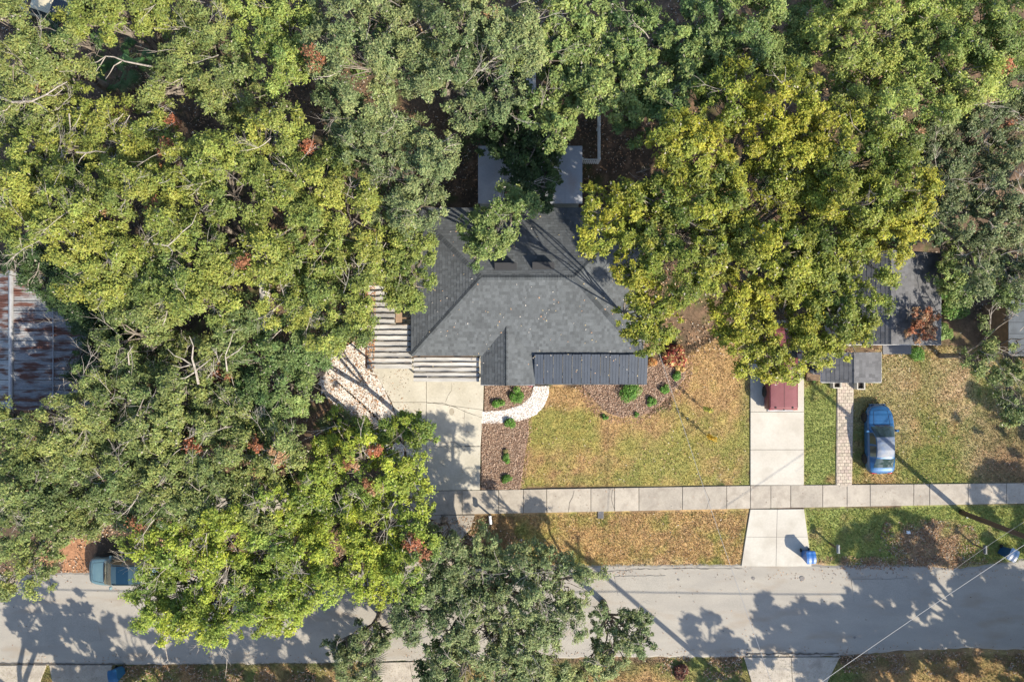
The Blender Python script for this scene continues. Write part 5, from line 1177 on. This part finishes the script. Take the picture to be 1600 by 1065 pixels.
tree('shaded grey oak overhanging the rusty roof', [(60, 440, 36), (110, 450, 36), (150, 480, 34), (130, 510, 28), (160, 540, 30), (110, 490, 20), (10, 420, 28), (40, 410, 34), (120, 560, 24), (150, 580, 24), (100, 575, 18)], 6.0, 'dark', 21, bare=.5, dens=.9, drop=.18)  # darker leaf set paints in the shade over this crown
tree('grey green oak with pale bare boughs left of the driveway', [(200, 520, 40), (250, 530, 42), (300, 560, 40), (350, 540, 40), (220, 580, 40), (280, 610, 40), (180, 570, 32), (340, 600, 38), (370, 500, 28), (190, 480, 26), (230, 490, 24), (310, 640, 34)], 9.0, 'gry', 22, bare=2.0, drop=.22)
tree('green oak between the pale boughs and the shell sand', [(400, 560, 40), (440, 540, 38), (430, 600, 42), (480, 570, 34), (390, 620, 38), (470, 620, 34), (440, 650, 36), (400, 660, 34), (370, 580, 30), (480, 540, 24), (500, 545, 16)], 8.5, 'grn', 23, bare=.6, drop=.17, rust=.01)
tree('wide pale grey green oak below the rusty roof', [(100, 660, 44), (150, 640, 40), (170, 690, 46), (230, 660, 42), (230, 710, 44), (120, 610, 30), (110, 720, 42), (290, 690, 42), (60, 670, 30), (170, 740, 40), (290, 740, 40), (240, 760, 40), (350, 660, 36), (190, 610, 34), (250, 620, 30), (90, 590, 16)], 9.5, 'gry', 24, bare=1.4, drop=.18)
tree('green oak at the lower left edge above the street', [(20, 700, 40), (20, 760, 44), (60, 780, 42), (110, 790, 44), (40, 830, 44), (100, 840, 36), (20, 880, 36), (60, 900, 28), (160, 800, 42), (10, 640, 30), (50, 740, 36), (130, 755, 34), (15, 915, 22), (200, 790, 34)], 8.5, 'gry', 25, bare=.7, drop=.17)
tree('olive oak with many bare grey twigs in the lower left middle', [(330, 720, 44), (380, 700, 40), (350, 770, 42), (300, 790, 40), (400, 750, 40), (430, 700, 34), (260, 800, 34), (450, 690, 26), (400, 800, 36), (348, 800, 32)], 9.5, 'gry', 26, bare=1.6, drop=.18)
tree('bright lime yellow oak overhanging the street at the lower left', [(240, 850, 44), (300, 860, 46), (350, 840, 44), (230, 900, 40), (290, 920, 44), (350, 900, 44), (240, 950, 34), (300, 970, 36), (410, 860, 44), (400, 910, 42), (440, 940, 38), (390, 960, 36), (440, 970, 24), (270, 985, 20), (470, 880, 40), (330, 960, 34), (340, 1000, 10), (490, 930, 30)], 9.5, 'lime', 27, bare=.9, csize=.56, drop=.15)
tree('bright lime oak beside the lower end of the cracked driveway', [(520, 780, 44), (570, 770, 40), (600, 740, 36), (640, 780, 36), (520, 830, 42), (580, 830, 42), (630, 830, 36), (560, 880, 36), (620, 880, 34), (650, 860, 26), (500, 720, 36), (470, 790, 40), (460, 840, 36), (640, 730, 26), (595, 920, 24), (640, 910, 22), (575, 935, 12), (560, 700, 30), (520, 900, 30), (437, 790, 34), (480, 760, 30)], 9.0, 'lime', 28, bare=.8, csize=.56, drop=.15)
tree('green bough leaning over the middle of the cracked driveway', [(620, 670, 24), (645, 665, 24), (665, 680, 18), (590, 700, 24), (540, 670, 30), (560, 690, 24), (610, 700, 20)], 7.5, 'lime', 29, bare=.7, csize=.42, drop=.16, trunk=.16)
tree('pale green tree standing on the shell sand', [(520, 660, 28), (545, 645, 22), (500, 690, 24), (530, 690, 22)], 6.0, 'olv', 30, bare=.9, csize=.45, drop=.2, trunk=.15)
# bottom centre
tree('grey green oak growing beside the road at the bottom centre', [(700, 890, 38), (760, 870, 34), (820, 880, 36), (860, 890, 30), (660, 930, 36), (720, 940, 44), (780, 930, 42), (840, 940, 42), (890, 920, 34), (640, 970, 30), (700, 1000, 44), (760, 1000, 46), (820, 1000, 44), (880, 970, 36), (790, 1050, 44), (720, 1060, 40), (850, 1050, 38), (620, 940, 24), (920, 900, 14), (700, 860, 20)], 8.0, 'olv', 31, bare=.7, csize=.5, drop=.13)
tree('lower grey green bough of leaves reaching over the asphalt at the bottom', [(950, 990, 28), (980, 980, 24), (1005, 965, 14), (960, 1020, 26), (930, 1040, 28), (1010, 1000, 16), (1000, 1015, 12), (905, 1060, 26), (940, 960, 16)], 6.5, 'olv', 32, bare=.8, csize=.4, drop=.18, trunk=.18)
tree('small dark green tree in the shade over the lower left curve of the road', [(540, 1000, 24), (570, 1000, 26), (600, 985, 22), (520, 1010, 16), (600, 1015, 14), (580, 1050, 24), (545, 1040, 20)], 5.5, 'olv', 33, bare=.8, csize=.42, drop=.2, trunk=.15)
tree('small green tree between the lime oak and the shaded mailbox', [(665, 815, 20), (680, 850, 24), (700, 870, 24), (660, 850, 20), (700, 835, 16)], 5.0, 'olv', 34, bare=1.0, csize=.42, drop=.26, trunk=.15)
# right
tree('dark grey green oak at the right edge', [(1470, 220, 46), (1530, 200, 46), (1590, 200, 44), (1470, 280, 40), (1530, 270, 46), (1590, 280, 44), (1510, 330, 40), (1570, 340, 42), (1600, 150, 40), (1500, 170, 30), (1540, 390, 36), (1590, 400, 40), (1530, 430, 22), (1600, 440, 24), (1440, 230, 24), (1480, 340, 24)], 9.0, 'dgr', 35, bare=.9, drop=.15, rust=.012)
tree('low dark green tree in the gap between the golden tree and the right edge', [(1500, 400, 30), (1480, 430, 34), (1520, 440, 34), (1550, 450, 30), (1475, 380, 22), (1560, 420, 28), (1500, 455, 26)], 4.2, 'grn', 36, bare=.2, csize=.45, drop=.18, trunk=.15)
tree('thin olive tree with loose branches at the right edge beside the lawn', [(1560, 545, 26), (1590, 560, 24), (1575, 590, 24), (1595, 620, 26), (1530, 560, 18), (1600, 530, 20), (1590, 650, 18), (1550, 500, 20), (1590, 480, 18)], 6.5, 'gry', 37, bare=1.2, csize=.42, drop=.26, trunk=.15, dens=.8)
e = tree('dead brown leafy branch lying across the neighbouring roof', [(1440, 495, 16), (1450, 512, 16), (1435, 520, 13), (1460, 490, 9)], 4.9, 'dark', 38, 'dead_branch', 'branch', bare=2.0, csize=.30, drop=.1, trunk=.05, rust=2.0, holes=False, tuft=.8, lower=False)
def bough(e, paths, z, r0=.06, name='bare_bough'):
    m = MB()
    for p in paths:
        P_ = [W(x, y, z+(k*.12 if k < 3 else .3))-e.location for k, (x, y) in enumerate(p)]; n_ = len(P_); q = r0*(1 if p is paths[0] else .6); m.tube(P_, [q*(1-.75*i/(n_-1)) for i in range(n_)], 5)
    tag(m.build(name, M_twig, e), kind='stuff')
byl = {o['label'][:24]: o for o in scn.objects if o.type == 'EMPTY' and 'label' in o}
def by(t): return [o for k_, o in byl.items() if k_.startswith(t[:24])][0]
bough(by('mixed green oak with bare twigs'), [[(240, 105), (215, 100), (195, 96), (178, 89), (165, 88), (152, 97), (140, 99)], [(190, 96), (178, 103), (172, 114), (165, 124)], [(165, 88), (158, 100), (150, 112)]], 8.2)
bough(by('sparse grey oak of bare boughs'), [[(-5, 150), (20, 160), (50, 158), (72, 148), (90, 136), (105, 128)], [(50, 158), (65, 165), (75, 175)], [(20, 160), (10, 172), (-5, 176)], [(72, 148), (85, 150), (98, 140)], [(108, 178), (110, 200), (108, 220)]], 8.6, .07)
bough(by('yellow green oak with dead rusty'), [[(120, 238), (135, 239), (150, 236), (165, 238)], [(158, 255), (172, 268), (185, 277)], [(135, 239), (126, 248), (122, 256)]], 9.4, .05)
bough(by('grey green oak with pale bare'), [[(310, 600), (306, 580), (300, 560), (302, 540), (296, 525)], [(306, 580), (290, 590), (275, 592), (262, 598)], [(300, 570), (285, 560), (272, 555), (262, 545)], [(304, 580), (320, 568), (330, 560)], [(355, 580), (352, 555), (360, 535), (364, 520)], [(352, 560), (372, 548), (382, 538)], [(202, 570), (200, 552), (208, 540)], [(296, 570), (282, 574), (270, 570)]], 9.6, .07)
bough(by('tall yellow green oak with'), [[(240, 380), (262, 384), (276, 372), (285, 362)], [(285, 362), (300, 350), (308, 332)], [(262, 384), (270, 392), (268, 400)], [(250, 328), (265, 342), (274, 352)]], 10.8, .05)
bough(by('bright lime yellow oak'), [[(262, 990), (258, 1010), (262, 1030), (255, 1036)], [(245, 1000), (235, 1012), (228, 1026)], [(262, 1030), (268, 1036)]], 6.5, .05)
bough(by('green bough leaning over'), [[(630, 702), (642, 690), (656, 686), (662, 678)], [(600, 715), (615, 708), (630, 702)]], 7.4, .05)
# undergrowth in the gaps
rs = random.Random(5); k = 0
for (x0, y0, x1, y1, n) in ((0, 0, 640, 320, 18), (0, 320, 560, 700, 12), (0, 640, 620, 880, 7), (640, 60, 1040, 240, 7), (930, 260, 1050, 330, 3), (1040, 20, 1600, 420, 12), (560, 1040, 900, 1060, 3)):
    for _ in range(n):
        x, y = rs.uniform(x0, x1), rs.uniform(y0, y1)
        if any(math.hypot(x-hx, y-hy) < hr+12 for hx, hy, hr in HOLES): continue
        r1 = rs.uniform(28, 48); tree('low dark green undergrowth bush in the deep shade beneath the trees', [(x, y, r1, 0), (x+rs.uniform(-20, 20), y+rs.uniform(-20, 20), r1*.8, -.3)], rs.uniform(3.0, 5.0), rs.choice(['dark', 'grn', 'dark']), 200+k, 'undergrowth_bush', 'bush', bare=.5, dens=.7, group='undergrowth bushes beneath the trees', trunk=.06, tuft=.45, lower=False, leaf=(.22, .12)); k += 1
# trees outside the frame whose shade falls across the street and lawn
def outer(lab, px, py, n, r0, seed, z=9.5, drop=.22, dens=.62, sx=1.0, sy=.7, pal='olv'):
    q = random.Random(seed); lobes = [(px+q.uniform(-1, 1)*r0*sx, py+q.uniform(-1, 1)*r0*sy, q.uniform(34, 54), q.uniform(-3, .5)) for _ in range(n)]
    return tree(lab, lobes, z, pal, seed, bare=.3, drop=drop, dens=dens, holes=False, ground_px=True, csize=.52, leaf=(.34, .22), tuft=.35, lower=False)
outer('spreading oak outside the frame shading the right end of the street', 1495, 1130, 8, 95, 301)
outer('second oak outside the frame shading the far right of the street', 1650, 1120, 8, 110, 302, drop=.2)
outer('third oak outside the frame beyond the lower right corner', 1790, 1130, 8, 110, 303, drop=.2)
outer('oak outside the frame below the lower left blue bin', 130, 1160, 8, 130, 304, drop=.2)
outer('oak outside the frame below the lime yellow oak', 380, 1150, 8, 130, 305, drop=.2)
outer('oak outside the frame below the palm at the bottom', 600, 1170, 8, 110, 306, drop=.3)
outer('oak outside the frame beyond the darker blue bin', 1790, 950, 7, 90, 307, z=9, drop=.3)
outer('oak outside the frame right of the small outbuilding', 1800, 740, 7, 110, 308, z=9, drop=.3)
outer('small oak outside the frame whose shade edges the bottom of the road', 1320, 1185, 2, 22, 309, z=9, drop=.3)
outer('tall oak outside the frame between the first and second shading oaks', 1640, 1090, 5, 70, 310, z=11.5, drop=.27)
outer('oak outside the frame left of the spreading oak', 1430, 1165, 4, 45, 311, z=9.0, drop=.24)
outer('oak outside the frame between the second oak and the tall oak', 1585, 1130, 5, 60, 313, z=9.0, drop=.2)
outer('oak outside the frame at the far lower left', -20, 1110, 6, 90, 312, z=9.0, drop=.26)
